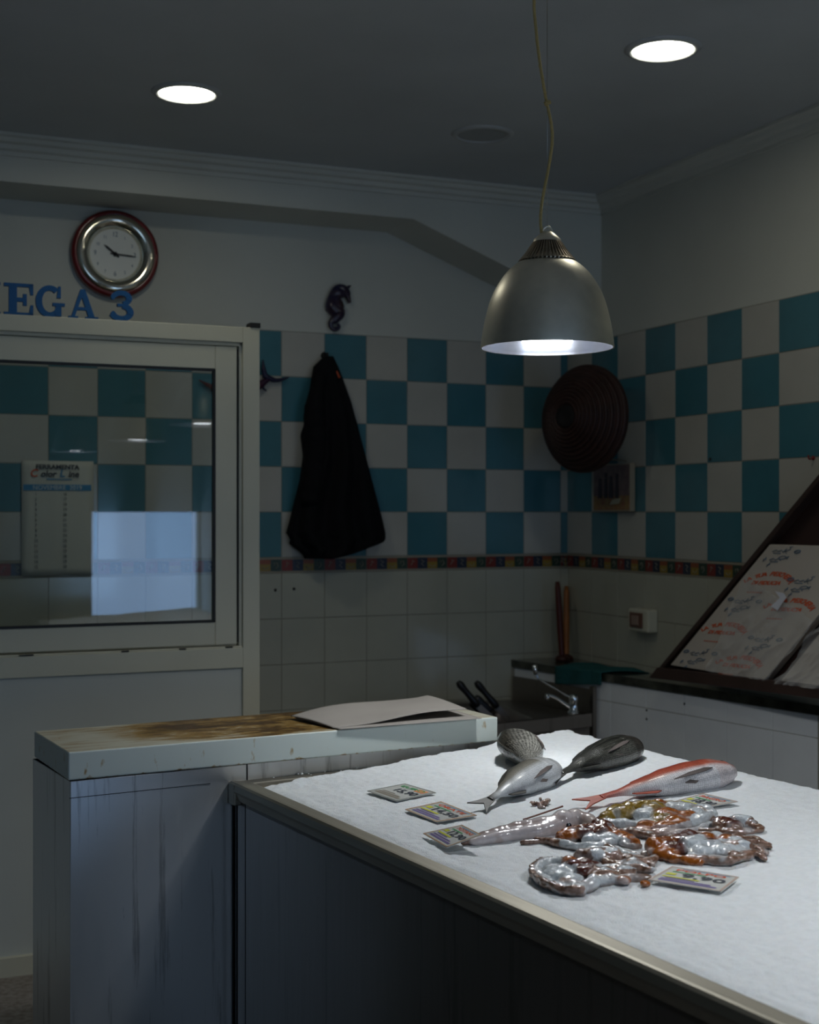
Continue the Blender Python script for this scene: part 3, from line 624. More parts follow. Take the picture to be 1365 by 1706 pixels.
mb.build('ledge_tiles', [M['grout'], M['wtile']], led, loc=L0-nl*.012, rot=(0,0,ang), fix=False)
for px, z in ((1075, ZL-.128), (1075, ZL-.165), (1138, ZL-.075)):
    p = L0+dl*on_ledge(px)-nl*(.012-TZ-.0005); m2 = MB(); m2.lathe([(.0001,.0012),(.0045,.001),(.0055,0)], 10, axis='-y'); m2.build('grout_hole', M['black'], led, loc=(p.x, p.y, z), rot=(0,0,ang), fix=False)
# sink unit
ZS = .72
F1 = on_z(990, 1193, ZS)+nl*.01; F0 = on_z(820, 1211, ZS); F0 = F0+(F0-F1)*.45
B1 = L0+dl*.06+nl*.02; B1.z = ZS; B0 = W(S(on_z(705, 1163, ZS)), NB+TZ+.004, ZS)
snk = thing('kitchen_sink', 'stainless steel sink unit in the corner below the tiled back wall', 'sink', (0,0,0))
def sq(u, v): p = (F0*(1-u)+F1*u)*(1-v)+(B0*(1-u)+B1*u)*v; return p
def smooth(t): t = max(0, min(1, t)); return t*t*(3-2*t)
def basin(u, v):
    p = sq(u, v); m_ = smooth((u-.10)/.05)*smooth((.64-u)/.05)*smooth((v-.12)/.07)*smooth((.90-v)/.07); return p+Vector((0,0,-.17*m_))
mb = MB(); mb.grid(basin, 90, 70); mb.build('sink_top', M['sinksteel'], snk)
mb = MB()
def slab(p, q, z0, z1, th, inward): 
    a = Vector(p); b_ = Vector(q); t = inward*th
    mb.prism([(a.x,a.y),(b_.x,b_.y),(b_.x+t.x,b_.y+t.y),(a.x+t.x,a.y+t.y)], z0, z1)
fd = (F1-F0).normalized(); fin = Vector((-fd.y, fd.x, 0)); fin = fin if fin.y > 0 else -fin
slab(F0, F1, ZS-.045, ZS+.012, .014, fin); mb.build('front_rail', M['sinksteel'], snk, bevel=.003)
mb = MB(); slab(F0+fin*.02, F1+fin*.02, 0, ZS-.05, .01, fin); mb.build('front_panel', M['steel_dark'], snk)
mb = MB(); sp0 = L0+nl*.006+dl*.015; sp1 = on_ledge(990); sp1 = L0+dl*sp1+nl*.006; slab(sp0, sp1, ZS-.02, ZL-.075, .006, nl); mb.build('splash_panel', M['sinksteel'], snk)
mb = MB(); slab(sp1, sp1+dl*.025, .0, ZL-.06, .02, nl); mb.build('corner_post', M['sinksteel'], snk)
# tap
tb = on_z(956, 1189, ZS); tp = thing('sink_tap', 'chrome mixer tap with a long elbow lever on the sink edge', 'tap', tb)
ty = tb.y; lv = lambda px, py, dy=0: at(px, py, ty+dy)-tb
mb = MB(); mb.lathe([(.0001,0),(.028,0),(.026,.008),(.020,.014),(.018,.050),(.021,.055),(.021,.074),(.017,.080),(.012,.084),(.0001,.085)], 24); mb.build('tap_body', M['chrome'], tp)
mb = MB(); P = catmull([lv(953,1181), lv(942,1173), lv(927,1163), lv(914,1158)], 6); mb.tube(P, .0085, 12); mb.tube([lv(913,1156), lv(912,1167)], .011, 12); mb.build('spout', M['chrome'], tp)
mb = MB(); P = catmull([lv(955,1161), lv(945,1159), lv(925,1147), lv(900,1133), lv(896,1129), lv(893,1122)], 6); mb.tube(P, .0042, 10); mb.tube([lv(893,1124), lv(891,1108)], [.009,.011], 12); mb.build('lever', M['chrome'], tp)
# teal cloth draped over the ledge edge
clo = MB(); fp = lambda px: L0+dl*on_ledge(px)
def cloth(u, v):
    d0 = on_ledge(928)+(on_ledge(1006)-on_ledge(928))*u
    back = .17+.05*u; hang = .085-.03*u
    if v < .55: q = (1-v/.55)*back; p = L0+dl*(d0+q*(.55*u))-nl*(q-.006)+Vector((0,0,ZL+.006)); p.z += .005*math.sin(u*11+v*9)
    else: q = (v-.55)/.45; p = L0+dl*d0+nl*(.010+.004*math.sin(u*14))+Vector((0,0,ZL+.006-hang*q)); 
    if S(p) > SR-.02: p -= ES*(S(p)-SR+.02)
    return p
pb = L0+dl*on_ledge(960); clo = MB(); clo.grid(lambda u, v: cloth(u, v)-Vector((pb.x, pb.y, ZL)), 24, 28)
o = clo.build('cleaning_cloth', mat('teal_cloth', (.008,.085,.085), .85, bump=.5, bump_scale=150), loc=(pb.x, pb.y, ZL), solid=.003)
setp(o, 'dark teal cloth draped over the edge of the marble ledge', 'cloth')
# two wooden handles standing in the corner
def stick(name, px0, py0, px1, py1, Y0, Y1, r, m_, label):
    a = at(px0, py0, Y0); b_ = at(px1, py1, Y1); t = thing(name, label, 'wooden handle', a)
    mb = MB(); d = b_-a; n = 12; P = [d*(i/n) for i in range(n+1)]; rr = [r*(.85+.15*math.sin(i/n*PI)) for i in range(n)]+[r*.6]; mb.tube(P, rr, 14); mb.build('shaft', m_, t)
    mb = MB(); mb.lathe([(.0001,0),(.03,0),(.035,.01),(.028,.022),(.012,.03),(.0001,.03)], 20); mb.build('brush_head', mat('dark_wood_head', (.05,.012,.008), .5), t, loc=(0,0,-.004))
ya = (ZL-H)/((CY-1100)/F)
stick('wooden_handle', 937, 1100, 929, 969, ya-.05, ya-.02, .0155, mat('dark_red_wood', (.10,.018,.010), .4, noise_amt=.4, stretch=(1,1,.1), noise_scale=60), 'dark red-brown wooden handle standing on the ledge in the corner, left of the orange one')
stick('wooden_handle', 944, 1099, 944, 977, ya+.03, ya+.14, .0145, mat('orange_wood', (.38,.13,.03), .4, noise_amt=.3, stretch=(1,1,.1), noise_scale=60), 'orange-brown wooden handle standing in the tiled corner on the ledge')
# knives standing in the sink
def knife(px, py, qx, qy, rx, ry, Y, label):
    a = at(px, py, Y); b_ = at(qx, qy, Y+.02); c = at(rx, ry, Y+.05); t = thing('kitchen_knife', label, 'knife', c)
    a, b_, c0 = a-c, b_-c, Vector((0,0,0)); mb = MB(); P = [a+(b_-a)*i/10 for i in range(11)]
    rr = [.010,.0165,.0165,.0145,.0135,.0135,.014,.015,.016,.016,.012]; mb.tube(P, rr, 12); mb.build('handle', M['blackplastic'], t)
    d = (c0-b_).normalized(); s_ = Vector((d.z, 0, -d.x)).normalized(); w_ = .024
    q = [b_-s_*w_*.5, b_+s_*w_*.6, b_+(c0-b_)*.7+s_*w_*.6, c0, b_+(c0-b_)*.85-s_*w_*.45]; mb = MB(); y = Vector((0,.0012,0))
    mb.add([p-y for p in q]+[p+y for p in q], [(0,1,2,3,4),(9,8,7,6,5)]+[(i,5+i,5+(i+1)%5,(i+1)%5) for i in range(5)]); mb.build('blade', M['steel_dark'], t)
knife(763, 1136, 797, 1176, 852, 1224, 5.86, 'black-handled kitchen knife leaning in the sink, left of two')
knife(793, 1136, 829, 1178, 868, 1222, 5.98, 'black-handled kitchen knife leaning in the sink, right of two')
hb_ = at(806,1172,6.0); o = MB(); o.box((-.05,-.02,-.05),(.05,.02,.012)); o = o.build('knife_pouch', M['blackplastic'], loc=hb_, rot=(0,.75,.3), bevel=.012, seg=3)
setp(o, 'black plastic scraper between the two knives in the sink', 'scraper'); 

# ================================================================= PAPER DISPLAY on the ledge
M['darkwood'] = mat('dark_brown_wood', (.05,.028,.022), .4, noise_amt=.3, noise_scale=10)
M['darkwood2'] = mat('dark_brown_backboard', (.035,.015,.012), .5)
M['printpaper'] = mat('printed_wrapping_paper', (.50,.44,.37), .6, noise_amt=.06, noise_scale=5)
PA = at(1095, 1128, 5.62); PB = at(1365, 1161, 4.80); PC = at(1368, 800, 4.78)
E1 = (PB-PA); E2 = (PC-PA); NN = E2.cross(E1).normalized(); NN = NN if NN.dot(-PA) > 0 else -NN
dsp = thing('display_stand', 'dark wooden slanted display stand standing on the marble ledge', 'display stand', PA)
LE1, LE2 = E1.length, E2.length; e1 = E1/LE1; e2 = E2/LE2
def pq(px, py, h=0):
    d = ray(px, py); o_ = PA+NN*h; k = (o_-Vector((0,0,H))).dot(NN)/d.dot(NN); X = Vector((0,0,H))+d*k-o_
    # solve X = p*e1+q*e2
    a = e1.dot(e1); b_ = e1.dot(e2); c = e2.dot(e2); r1 = X.dot(e1); r2 = X.dot(e2); D_ = a*c-b_*b_; return ((r1*c-r2*b_)/D_, (a*r2-b_*r1)/D_)
def PP(p, q, h=0): return e1*p+e2*q+NN*h
def pslab(mb, cor_, h0, h1, mi=0):
    v = [PP(p, q, h0) for p, q in cor_]+[PP(p, q, h1) for p, q in cor_]; n = len(cor_)
    mb.add(v, [tuple(range(n-1,-1,-1)), tuple(range(n,2*n))]+[(i,(i+1)%n,n+(i+1)%n,n+i) for i in range(n)], mi)
PM, QM = LE1*1.15, LE2*1.2
mb = MB(); pslab(mb, [(0,0),(PM,0),(PM,QM),(0,QM)], -.03, -.012); mb.build('backboard', M['darkwood2'], dsp)
mb = MB(); pslab(mb, [(0,0),(.030,0),(.030,QM),(0,QM)], -.03, .035); mb.build('side_rail', M['darkwood'], dsp, bevel=.004)
mb = MB(); pslab(mb, [(-.0,-.0),(PM,-.0),(PM,.075),(.0,.075)], -.03, .045); mb.build('bottom_rail', M['darkwood'], dsp, bevel=.004)
# printed paper stacks
def stack(cpx, name, label, th=.03):
    cor_ = [pq(*c, h=.02) for c in cpx]; o_ = PP(*cor_[0])+PA
    t = thing(name, label, 'paper', PA); mb = MB(); pslab(mb, cor_, -.010, th); mb.build('sheets', M['printpaper'], t, bevel=.003); return t, th
CS = [(1120,1108),(1277,1133),(1365,1028),(1440,938),(1440,912),(1286,907)]
st1, th1 = stack(CS, 'wrapping_sheets', 'stack of printed fish-shop wrapping paper on the slanted stand')
CS2 = [(1303,1136),(1440,1155),(1440,980),(1365,1060)]
st2, th2 = stack(CS2, 'wrapping_sheets', 'smaller plastic-covered stack of wrapping paper at the lower right of the stand'); 
for s_ in (st1, st2): s_['group'] = 'printed paper stacks on the stand'
# arched print
mr = MB(); mg = MB()
def plane_map(px, py, h):
    p0, q0 = pq(px, py, h)
    # local 2D frame that follows the bottom edge (x) and the side edge (y)
    return lambda x, y, z: PP(p0+x, q0+y, h+z)
def arch(px, py, sc=1.0):
    f = plane_map(px, py, th1+.0012); s_ = 'LA TUA PESCHERIA'; Rr = .150*sc; mr = MB()
    for i, ch in enumerate(s_):
        if ch == ' ': continue
        a = math.radians(48-96*(i/(len(s_)-1))); v, fc = text_mesh(ch, .034*sc, .0003, offset=.0012)
        c, sn = math.cos(-(-a)), math.sin(a)
        mr.add([f(.02+Rr*math.sin(-a)+ (x*math.cos(a)-y*math.sin(a))*1.0, Rr*math.cos(a)*.80-.095*sc+(x*math.sin(a)+y*math.cos(a)), z) for x, y, z in v], fc)
    v, fc = text_mesh('DI FIDUCIA', .030*sc, .0003, offset=.0012); mr.build('red_print', M['print_red'], st1); mr = MB(); mr.add([f(x+.02, y-.028*sc, z) for x, y, z in v], fc); mr.build('red_print', M['print_red'], st1); mr = MB()
    v, fc = text_mesh('- - - - - -', .026*sc, .0003, offset=.002); mr.add([f(x*.9, y-.082*sc, z) for x, y, z in v], fc)
    mr.build('red_print', M['print_red'], st1)
for q in ((1226,1104),(1201,1049),(1275,966),(1309,1010)): arch(*q)
def doodle(px, py, kind):
    mg = MB()
    f = plane_map(px, py, th1+.0012); r = .010
    def t2(pts, w_=.0016): mg.tube([f(x, y, .0005) for x, y in pts], w_, 5)
    if kind == 0: t2([(.018*math.cos(a), .009*math.sin(a)) for a in [k*PI/6 for k in range(12)]]+[(.018,0),(.028,.008),(.028,-.008),(.018,0)])
    elif kind == 1: t2([(-.03,0),(-.015,.01),(0,.0),(.012,.009),(.03,-.004)]); t2([(-.02,-.008),(.02,-.01)])
    elif kind == 2: t2([(.008,-.02),(-.008,-.008),(.010,.006),(-.003,.02),(.010,.022)]); t2([(-.012,.01),(-.016,-.012)])
    elif kind == 3: t2([(.014*math.cos(a), .014*math.sin(a)*.6) for a in [k*PI/5 for k in range(11)]], .0024)
    else: t2([(0,-.012),(.002,.012)]); t2([(-.006,.0),(.008,.002)])
    mg.build('fish_doodle', M['print_grey'], st1)
for bx, by in ((1144,1085),(1218,998),(1282,915),(1318,965),(1252,1062)):
    for dx, dy, k in ((0,0,3),(15,4,1),(31,2,2),(47,4,3),(-8,17,4),(10,18,1),(22,14,0),(-2,26,4)):
        X, Y = bx+dx, by+dy
        if X < 1358 and X-1120 > (1108-Y)*.83+3 and (X < 1277 or X-1277 < (1133-Y)*.82-4): doodle(X, Y, k)
# plastic film
M['film'] = mat('clear_plastic_film', (.75,.74,.70), .14, trans=.0, alpha=.30, bump=1.0, bump_scale=18, spec=1.0)
def film(cpx, name, label, h, amp, seed):
    c = [pq(*q, h=.03) for q in cpx]
    def g(u, v):
        p = (c[0][0]*(1-u)+c[1][0]*u)*(1-v)+(c[3][0]*(1-u)+c[2][0]*u)*v; q = (c[0][1]*(1-u)+c[1][1]*u)*(1-v)+(c[3][1]*(1-u)+c[2][1]*u)*v
        n1 = noise.noise((p*7+seed, q*2.5, seed))+.5*noise.noise((p*30, q*8, seed)); ridge = 1-abs(n1)*2.2
        return PP(p, q, h+amp*max(0, ridge)**2+amp*.3*(1+noise.noise((p*50, q*22, 3))))
    mb = MB(); mb.grid(g, 60, 80); o = mb.build(name, M['film'], loc=PA); return setp(o, label, 'plastic film')
film([(1180,1118),(1282,1134),(1362,1035),(1243,958)], 'plastic_film', 'clear crumpled plastic film over the large stack of printed paper', .033, .014, 3)
film([(1300,1137),(1436,1156),(1440,990),(1364,1052)], 'plastic_film', 'clear crumpled plastic film at the right picture edge over the smaller paper stack', .034, .03, 9)
t = MB(); c = [pq(*q, h=.05) for q in ((1292,985),(1306,988),(1311,995),(1296,1017),(1285,1010),(1300,996))]; pslab(t, c, .050, .051); o = t.build('tape_label', mat('white_tape', (.62,.62,.66), .4), loc=PA); setp(o, 'white adhesive label stuck on the clear film of the large paper stack', 'label')

# ================================================================= FISH
def colour_attr(me, cols):
    ca_ = me.color_attributes.new('Col', 'FLOAT_COLOR', 'POINT')
    for i, c in enumerate(cols): ca_.data[i].color = (*c, 1)
def mixc(a, b, t): t = max(0, min(1, t)); return tuple(a[i]+(b[i]-a[i])*t for i in range(3))
def fishmat(name, scale_amt, rough=.28):
    m = mat(name, vcol=True, rough=rough, coat=.4, noise_amt=.18, noise_scale=30); nt = m.node_tree; b = nt.nodes['Principled BSDF']; L = nt.links.new
    uv = nt.nodes.new('ShaderNodeAttribute'); uv.attribute_name = 'scaleuv'
    vo = nt.nodes.new('ShaderNodeTexVoronoi'); vo.inputs['Scale'].default_value = 1.0; vo.inputs['Randomness'].default_value = .35; L(uv.outputs['Vector'], vo.inputs[0])
    bp = nt.nodes.new('ShaderNodeBump'); bp.inputs['Strength'].default_value = scale_amt; bp.inputs['Distance'].default_value = .002; bp.invert = True; L(vo.outputs[0], bp.inputs['Height']); L(bp.outputs[0], b.inputs['Normal'])
    old = b.inputs['Base Color'].links[0].from_socket
    r = nt.nodes.new('ShaderNodeMapRange'); r.inputs[1].default_value = .28; r.inputs[2].default_value = .62; r.inputs[3].default_value = 1.15; r.inputs[4].default_value = 1-scale_amt*.85; L(vo.outputs[0], r.inputs[0])
    mx = nt.nodes.new('ShaderNodeMix'); mx.data_type = 'RGBA'; mx.blend_type = 'MULTIPLY'; mx.inputs[0].default_value = 1; L(old, mx.inputs[6]); L(r.outputs[0], mx.inputs[7]); L(mx.outputs[2], b.inputs['Base Color'])
    return m
FM = fishmat('silver_fish_skin', .15); FM4 = fishmat('dark_fish_skin', .7); FM2 = fishmat('red_fish_skin', .26); FM3 = fishmat('coarse_scaled_skin', .95)
finm = {}
def fin_mat(c): 
    if c not in finm: finm[c] = mat('fin_membrane', c, .5, coat=.0, noise_amt=.35, noise_scale=90, stretch=(.2,1,1))
    return finm[c]
def fish(label, tail, head, Hh, T, colf, fm, finc, roll=0, lift=0, bend=0, pitch=0, nscale=70, eye=True, tspread=.5):
    L_ = (Vector((head.x, head.y, 0))-Vector((tail.x, tail.y, 0))).length; hd = math.atan2(head.y-tail.y, head.x-tail.x)
    mid = (tail+head)/2; t = thing('whole_fish', label, 'fish', mid+Vector((0,0,lift)))
    slope = math.atan2(head.z-tail.z, L_)
    t.rotation_mode = 'QUATERNION'
    t.rotation_quaternion = (Matrix.Rotation(hd, 3, 'Z') @ Matrix.Rotation(-slope-pitch, 3, 'Y') @ Matrix.Rotation(roll, 3, 'X')).to_quaternion()
    # x: tail -L/2 -> snout +L/2 ; y dorsal ; z up.  k: 0 at tail root 1 at snout
    tp_ = [(0,.17),(.12,.20),(.30,.48),(.50,.86),(.68,1.0),(.84,.92),(.93,.70),(.98,.40),(1,.10)]
    bt_ = [(0,.17),(.12,.19),(.30,.42),(.50,.74),(.70,.88),(.84,.82),(.93,.60),(.98,.36),(1,.10)]
    wt_ = [(0,.10),(.12,.20),(.30,.55),(.50,.88),(.68,1.0),(.84,.96),(.93,.76),(.98,.46),(1,.12)]
    bx0 = -L_/2+L_*.12; nu, nv = 110, 56; v = []; cols = []; uvs = []
    yb = lambda k: bend*((1-k)**2)
    for j in range(nu+1):
        k = j/nu
        for i in range(nv):
            a = 2*PI*i/nv; s_ = math.sin(a); c = math.cos(a); hh = Hh*(interp(tp_, k) if s_ > 0 else interp(bt_, k))
            y = yb(k)+hh*abs(s_)**.95*(1 if s_ > 0 else -1); z = T*interp(wt_, k)*abs(c)**.9*(1 if c > 0 else -1)
            # gill cover step
            g = smooth((k-.755)/.02)*(1-smooth((k-.80)/.09)); z *= 1+.05*g
            v.append((bx0+(L_*.88)*k, y, z+T*.82)); cols.append(colf(k, s_*hh/Hh, c)); ag = a if a <= PI else a-2*PI; uvs.append((k*L_*nscale*2.4, ag*Hh*.8*nscale*2.4, 0))
    f = [(j*nv+i, j*nv+(i+1) % nv, (j+1)*nv+(i+1) % nv, (j+1)*nv+i) for j in range(nu) for i in range(nv)]+[tuple(range(nv-1,-1,-1)), tuple(nu*nv+i for i in range(nv))]
    mb = MB(); mb.add(v, f, 0, True); o = mb.build('body', fm, t); colour_attr(o.data, cols)
    at_ = o.data.attributes.new('scaleuv', 'FLOAT_VECTOR', 'POINT')
    for i, q in enumerate(uvs): at_.data[i].vector = q
    finc_ = [finc]
    def finmesh(nm, pts, z, th=.0012, z2=None, curl=0, par=None):
        mb = MB(); n = len(pts); zz = lambda i: z if z2 is None else z+(z2-z)*i/(n-1)
        mb.add([(p[0], p[1], (p[2] if len(p) > 2 else z)+th) for p in pts]+[(p[0], p[1], (p[2] if len(p) > 2 else z)-th) for p in pts], [tuple(range(n)), tuple(range(2*n-1,n-1,-1))]+[(i, n+i, n+(i+1)%n, (i+1)%n) for i in range(n)])
        return mb.build(nm, fin_mat(finc_[0]), t)
    zt = T*.82; tx = bx0; y0 = yb(0)
    # forked tail
    fl = L_*.13; sp = Hh*tspread
    up_ = .01
    finmesh('tail_fin', [(tx+.008,y0+Hh*.17,zt),(tx-fl*.5,y0+sp*.62,zt*.8),(tx-fl*1.05,y0+sp*1.05,zt*.62),(tx-fl*.75,y0+sp*.5,zt*.7),(tx-fl*.48,y0,zt*.8),(tx-fl*.75,y0-sp*.5,zt*.7),(tx-fl*1.0,y0-sp*1.0,zt*.6),(tx-fl*.5,y0-sp*.6,zt*.8),(tx+.008,y0-Hh*.17,zt)], zt, .0016)
    # dorsal and anal fins, folded close to body
    K_ = lambda k: bx0+L_*.88*k
    dors = [(K_(k), yb(k)+Hh*interp(tp_, k)*.95, zt) for k in (.22,.34,.46,.58,.70)]
    finmesh('dorsal_fin', dors+[(K_(k)-.006, yb(k)+Hh*interp(tp_, k)*1.0+hh_, zt+.004) for k, hh_ in ((.66,.004),(.55,.006),(.42,.005),(.28,.003))], zt)
    finmesh('anal_fin', [(K_(k), yb(k)-Hh*interp(bt_, k)*.95, zt) for k in (.20,.30,.40)]+[(K_(.37)-.008, yb(.37)-Hh*interp(bt_, .37)-.012, zt+.002), (K_(.24)-.008, yb(.24)-Hh*interp(bt_, .24)-.008, zt+.002)], zt)
    # pectoral and pelvic fins lying on the flank
    zs_ = T*.82+T*.90
    finc_[0] = (.16,.13,.12)
    finmesh('pectoral_fin', [(K_(.78),-Hh*.46,zs_*.93),(K_(.72),-Hh*.40,zs_*.95),(K_(.60),-Hh*.50,zs_*.90),(K_(.48),-Hh*.68,zs_*.80),(K_(.58),-Hh*.66,zs_*.84),(K_(.72),-Hh*.56,zs_*.89)], zs_).location.z = .0055
    finmesh('pelvic_fin', [(K_(.70),-Hh*.72,zt+T*.55),(K_(.64),-Hh*.66,zt+T*.62),(K_(.55),-Hh*.80,zt+T*.42),(K_(.62),-Hh*.88,zt+T*.32)], zt)
    if eye:
        mb = MB(); ex = K_(.915); ey = Hh*.22; r = min(.011, Hh*.16); ez = zt+T*.60
        mb.lathe([(.0001,r*.55),(r*.5,r*.5),(r*.85,r*.2),(r,-.1*r)], 20, off=(ex, ey, ez)); ew = mb.build('eye', mat('fish_eye_ring', (.5,.47,.35), .15, coat=1), t)
        mb = MB(); mb.lathe([(.0001,r*.62),(r*.42,r*.55),(r*.5,r*.4)], 20, off=(ex, ey, ez)); mb.build('pupil', M['black'], ew)
        mb = MB(); mb.tube([(K_(1.0)+.001,-Hh*.02,zt+T*.05),(K_(.975),-Hh*.06,zt+T*.22),(K_(.95),-Hh*.14,zt+T*.42)], .0011, 6); mb.build('mouth', M['print_taupe'], t)
        # gill slit
        mb = MB(); mb.tube([(K_(.765+.035*math.cos(q*1.2)-.02), Hh*.62*math.sin(q), zt+T*.99*math.sqrt(max(0,1-(.70*math.sin(q))**2))*.93) for q in [(-1.1+2.2*i/12) for i in range(13)]], .0012, 6); mb.build('gill_slit', M['print_taupe'], t)
    return t
def silver(k, s, c):
    d = (.045,.038,.024); m1 = (.22,.205,.17); b = (.62,.64,.66)
    q = mixc(d, m1, (.9-s)/.6) if s > .22 else mixc(m1, b, (.22-s)/.3)
    if k < .10: q = mixc((.05,.045,.035), q, k/.10)
    if k > .76: q = mixc(q, (.55,.56,.57), .5)
    return q
def darkf(k, s, c):
    st = .5+.5*math.sin(s*44)
    q = mixc((.006,.006,.004), (.05,.05,.04), st)
    if s < -.25: q = mixc(q, (.16,.16,.14), (-.35-s)/.5)
    if k < .45: q = mixc(q, (.10,.10,.085), (.45-k)*1.2)
    if k > .8: q = mixc(q, (.035,.026,.022), .7)
    return q
def redf(k, s, c):
    d = (.38,.045,.018); m1 = (.50,.11,.06); b = (.82,.79,.80)
    q = mixc(d, m1, (.65-s)/.7) if s > -.02 else mixc(m1, b, (-.02-s)/.25)
    if k < .2: q = mixc((.42,.05,.025), q, k/.2*.9)
    if k > .80: q = mixc(q, (.60,.27,.22), .6 if s > .0 else .2)
    return q
def scaly(k, s, c):
    return mixc((.04,.034,.024), (.50,.49,.44), (.75-s)*.75)
# back fish lies head away on its side, the next one leans over its tail
fish('plump coarse-scaled fish at the back of the ice, dark back to the left', on_ice(884,1306), on_ice(858,1254), .068, .040, scaly, FM3, (.10,.09,.07), roll=.25, lift=.004, nscale=42, eye=False)
fish('silver fish with a white belly and dark tail pointing at a price card', on_ice(783,1353), on_ice(924,1297), .054, .033, silver, FM, (.06,.055,.045), roll=.30, lift=.004, bend=-.02, eye=False)
fish('dark striped fish with its head to the right at the back edge of the ice', on_ice(898,1307), on_ice(1064,1259), .058, .036, darkf, FM4, (.030,.030,.026), roll=.15, bend=-.03)
fish('red sea bream with a white belly and forked red tail', on_ice(960,1345), on_ice(1224,1300), .056, .032, redf, FM2, (.46,.09,.05), roll=.22, bend=-.02)

# ---------------------------------------------------------------- cephalopods: bodies grown from bead chains and voxel-merged
CW = {'w': (.62,.66,.69), 'a': (.36,.095,.006), 'd': (.085,.012,.004), 'o': (.32,.20,.02), 's': (.72,.64,.64), 't': (.17,.085,.05), 'p': (.42,.34,.30), 'v': (.36,.22,.17)}
WETM = mat('wet_mollusc_skin', vcol=True, rough=.18, coat=1.0, noise_amt=.2, noise_scale=60, bump=.45, bump_scale=90, sss=.1)
SQM = mat('wet_squid_skin', vcol=True, rough=.2, coat=1.0, noise_amt=.12, noise_scale=40, bump=.15, bump_scale=60, sss=.1)
def on_icez(p): a, b = icexy(p.x, p.y); return icez(a, b)
def creature(name, label, cat, chains, blobs=(), suckers=(), voxel=.0028, smoothing=9, edge=True, mat_=WETM, extra=None):
    balls = []; rnd = random.Random(len(chains)*13+len(blobs))
    def P3(x, y, h): p = on_ice(x, y); return Vector((p.x, p.y, p.z+h))
    for pts, r0, r1, c0, c1, suck in chains:
        n = len(pts); W3 = []
        for i, q in enumerate(pts):
            k = i/(n-1); r = r0+(r1-r0)*k; h = (q[2] if len(q) > 2 else 0)+r*.75; W3.append(P3(q[0], q[1], h))
        Q = catmull(W3, 10); m_ = len(Q); last = None
        for i, p in enumerate(Q):
            k = i/(m_-1); r = r0+(r1-r0)*k
            if last is not None and (p-last).length < r*.38: continue
            last = p; balls.append((p, r*(1+.10*rnd.uniform(-1,1)), mixc(CW[c0], CW[c1], k)))
            if suck:
                tn = (Q[min(i+1,m_-1)]-Q[max(i-1,0)]).normalized(); sd = tn.cross(Vector((0,0,1))).normalized()*suck
                for g in (-.35,.35): balls.append((p+sd*r*.95+Vector((0,0,r*(.35+g))), max(.0026, r*.30), CW['t'] if rnd.random() < .55 else CW['v']))
    nb = len(balls)
    for x, y, h, r, c in blobs: balls.append((P3(x, y, h*.68+.004), r*1.2, CW[c]))
    bm = bmesh.new()
    for i, (p, r, c) in enumerate(balls): bmesh.ops.create_icosphere(bm, subdivisions=2, radius=r, matrix=Matrix.Translation(p) @ (Matrix.Diagonal((1.25,1.0,.72,1)) if i >= nb else Matrix.Identity(4)))
    me = bpy.data.meshes.new(name); bm.to_mesh(me); bm.free(); tmp = bpy.data.objects.new('tmp', me); C.objects.link(tmp)
    md = tmp.modifiers.new('r', 'REMESH'); md.mode = 'VOXEL'; md.voxel_size = voxel; md.use_smooth_shade = True
    sm = tmp.modifiers.new('s', 'SMOOTH'); sm.factor = .5; sm.iterations = smoothing
    dg = bpy.context.evaluated_depsgraph_get(); me2 = bpy.data.meshes.new_from_object(tmp.evaluated_get(dg)); bpy.data.objects.remove(tmp); bpy.data.meshes.remove(me)
    kd = kdtree.KDTree(len(balls)); [kd.insert(b[0], i) for i, b in enumerate(balls)]; kd.balance(); cols = []
    for v in me2.vertices:
        nn = kd.find_n(v.co, 4); w_ = 0; cc = [0,0,0]
        for co, i, d in nn:
            d = max(.0004, d-balls[i][1]*.8); ww = (3.5 if i >= nb else 1)/d**1.5; w_ += ww
            for j in range(3): cc[j] += balls[i][2][j]*ww
        c = tuple(q/w_ for q in cc); nzv = noise.noise(v.co*45)
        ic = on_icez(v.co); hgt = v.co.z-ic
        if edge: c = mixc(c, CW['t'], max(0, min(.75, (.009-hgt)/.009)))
        if nzv > .22 and not edge: c = mixc(c, CW['v'], min(.45, (nzv-.22)*1.8))
        if nzv < -.30 and edge: c = mixc(c, CW['w'], min(.5, (-.30-nzv)*1.8))
        cols.append(c)
    cen = sum((b[0] for b in balls), Vector())/len(balls); cen.z = min(b[0].z-b[1] for b in balls)+.002
    if edge:
        for v in me2.vertices:
            q = v.co; v.co = q+v.normal*(.0022*noise.noise(q*55)+.0028*(1-2*abs(noise.noise(Vector((q.x*24, q.y*60, q.z*60)))))-.001)
    for v in me2.vertices: v.co -= cen
    me2.name = name; me2.materials.clear(); me2.materials.append(mat_); colour_attr(me2, cols)
    for p in me2.polygons: p.use_smooth = True
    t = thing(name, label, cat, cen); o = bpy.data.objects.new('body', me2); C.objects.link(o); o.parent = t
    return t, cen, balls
def eyes(t, cen, x, y, h, r=.007):
    p = on_ice(x, y); p = Vector((p.x, p.y, p.z+h))-cen; mb = MB()
    d = (-(p+cen)+Vector((0,0,H))).normalized(); q = d.to_track_quat('Z','Y').to_matrix()
    mb.lathe([(.0001,r*.9),(r*.5,r*.75),(r*.85,r*.4),(r,0)], 16); o = mb.build('eye', mat('dark_wet_eye', (.01,.01,.02), .05, coat=1), t, loc=p); o.rotation_euler = d.to_track_quat('Z','Y').to_euler()
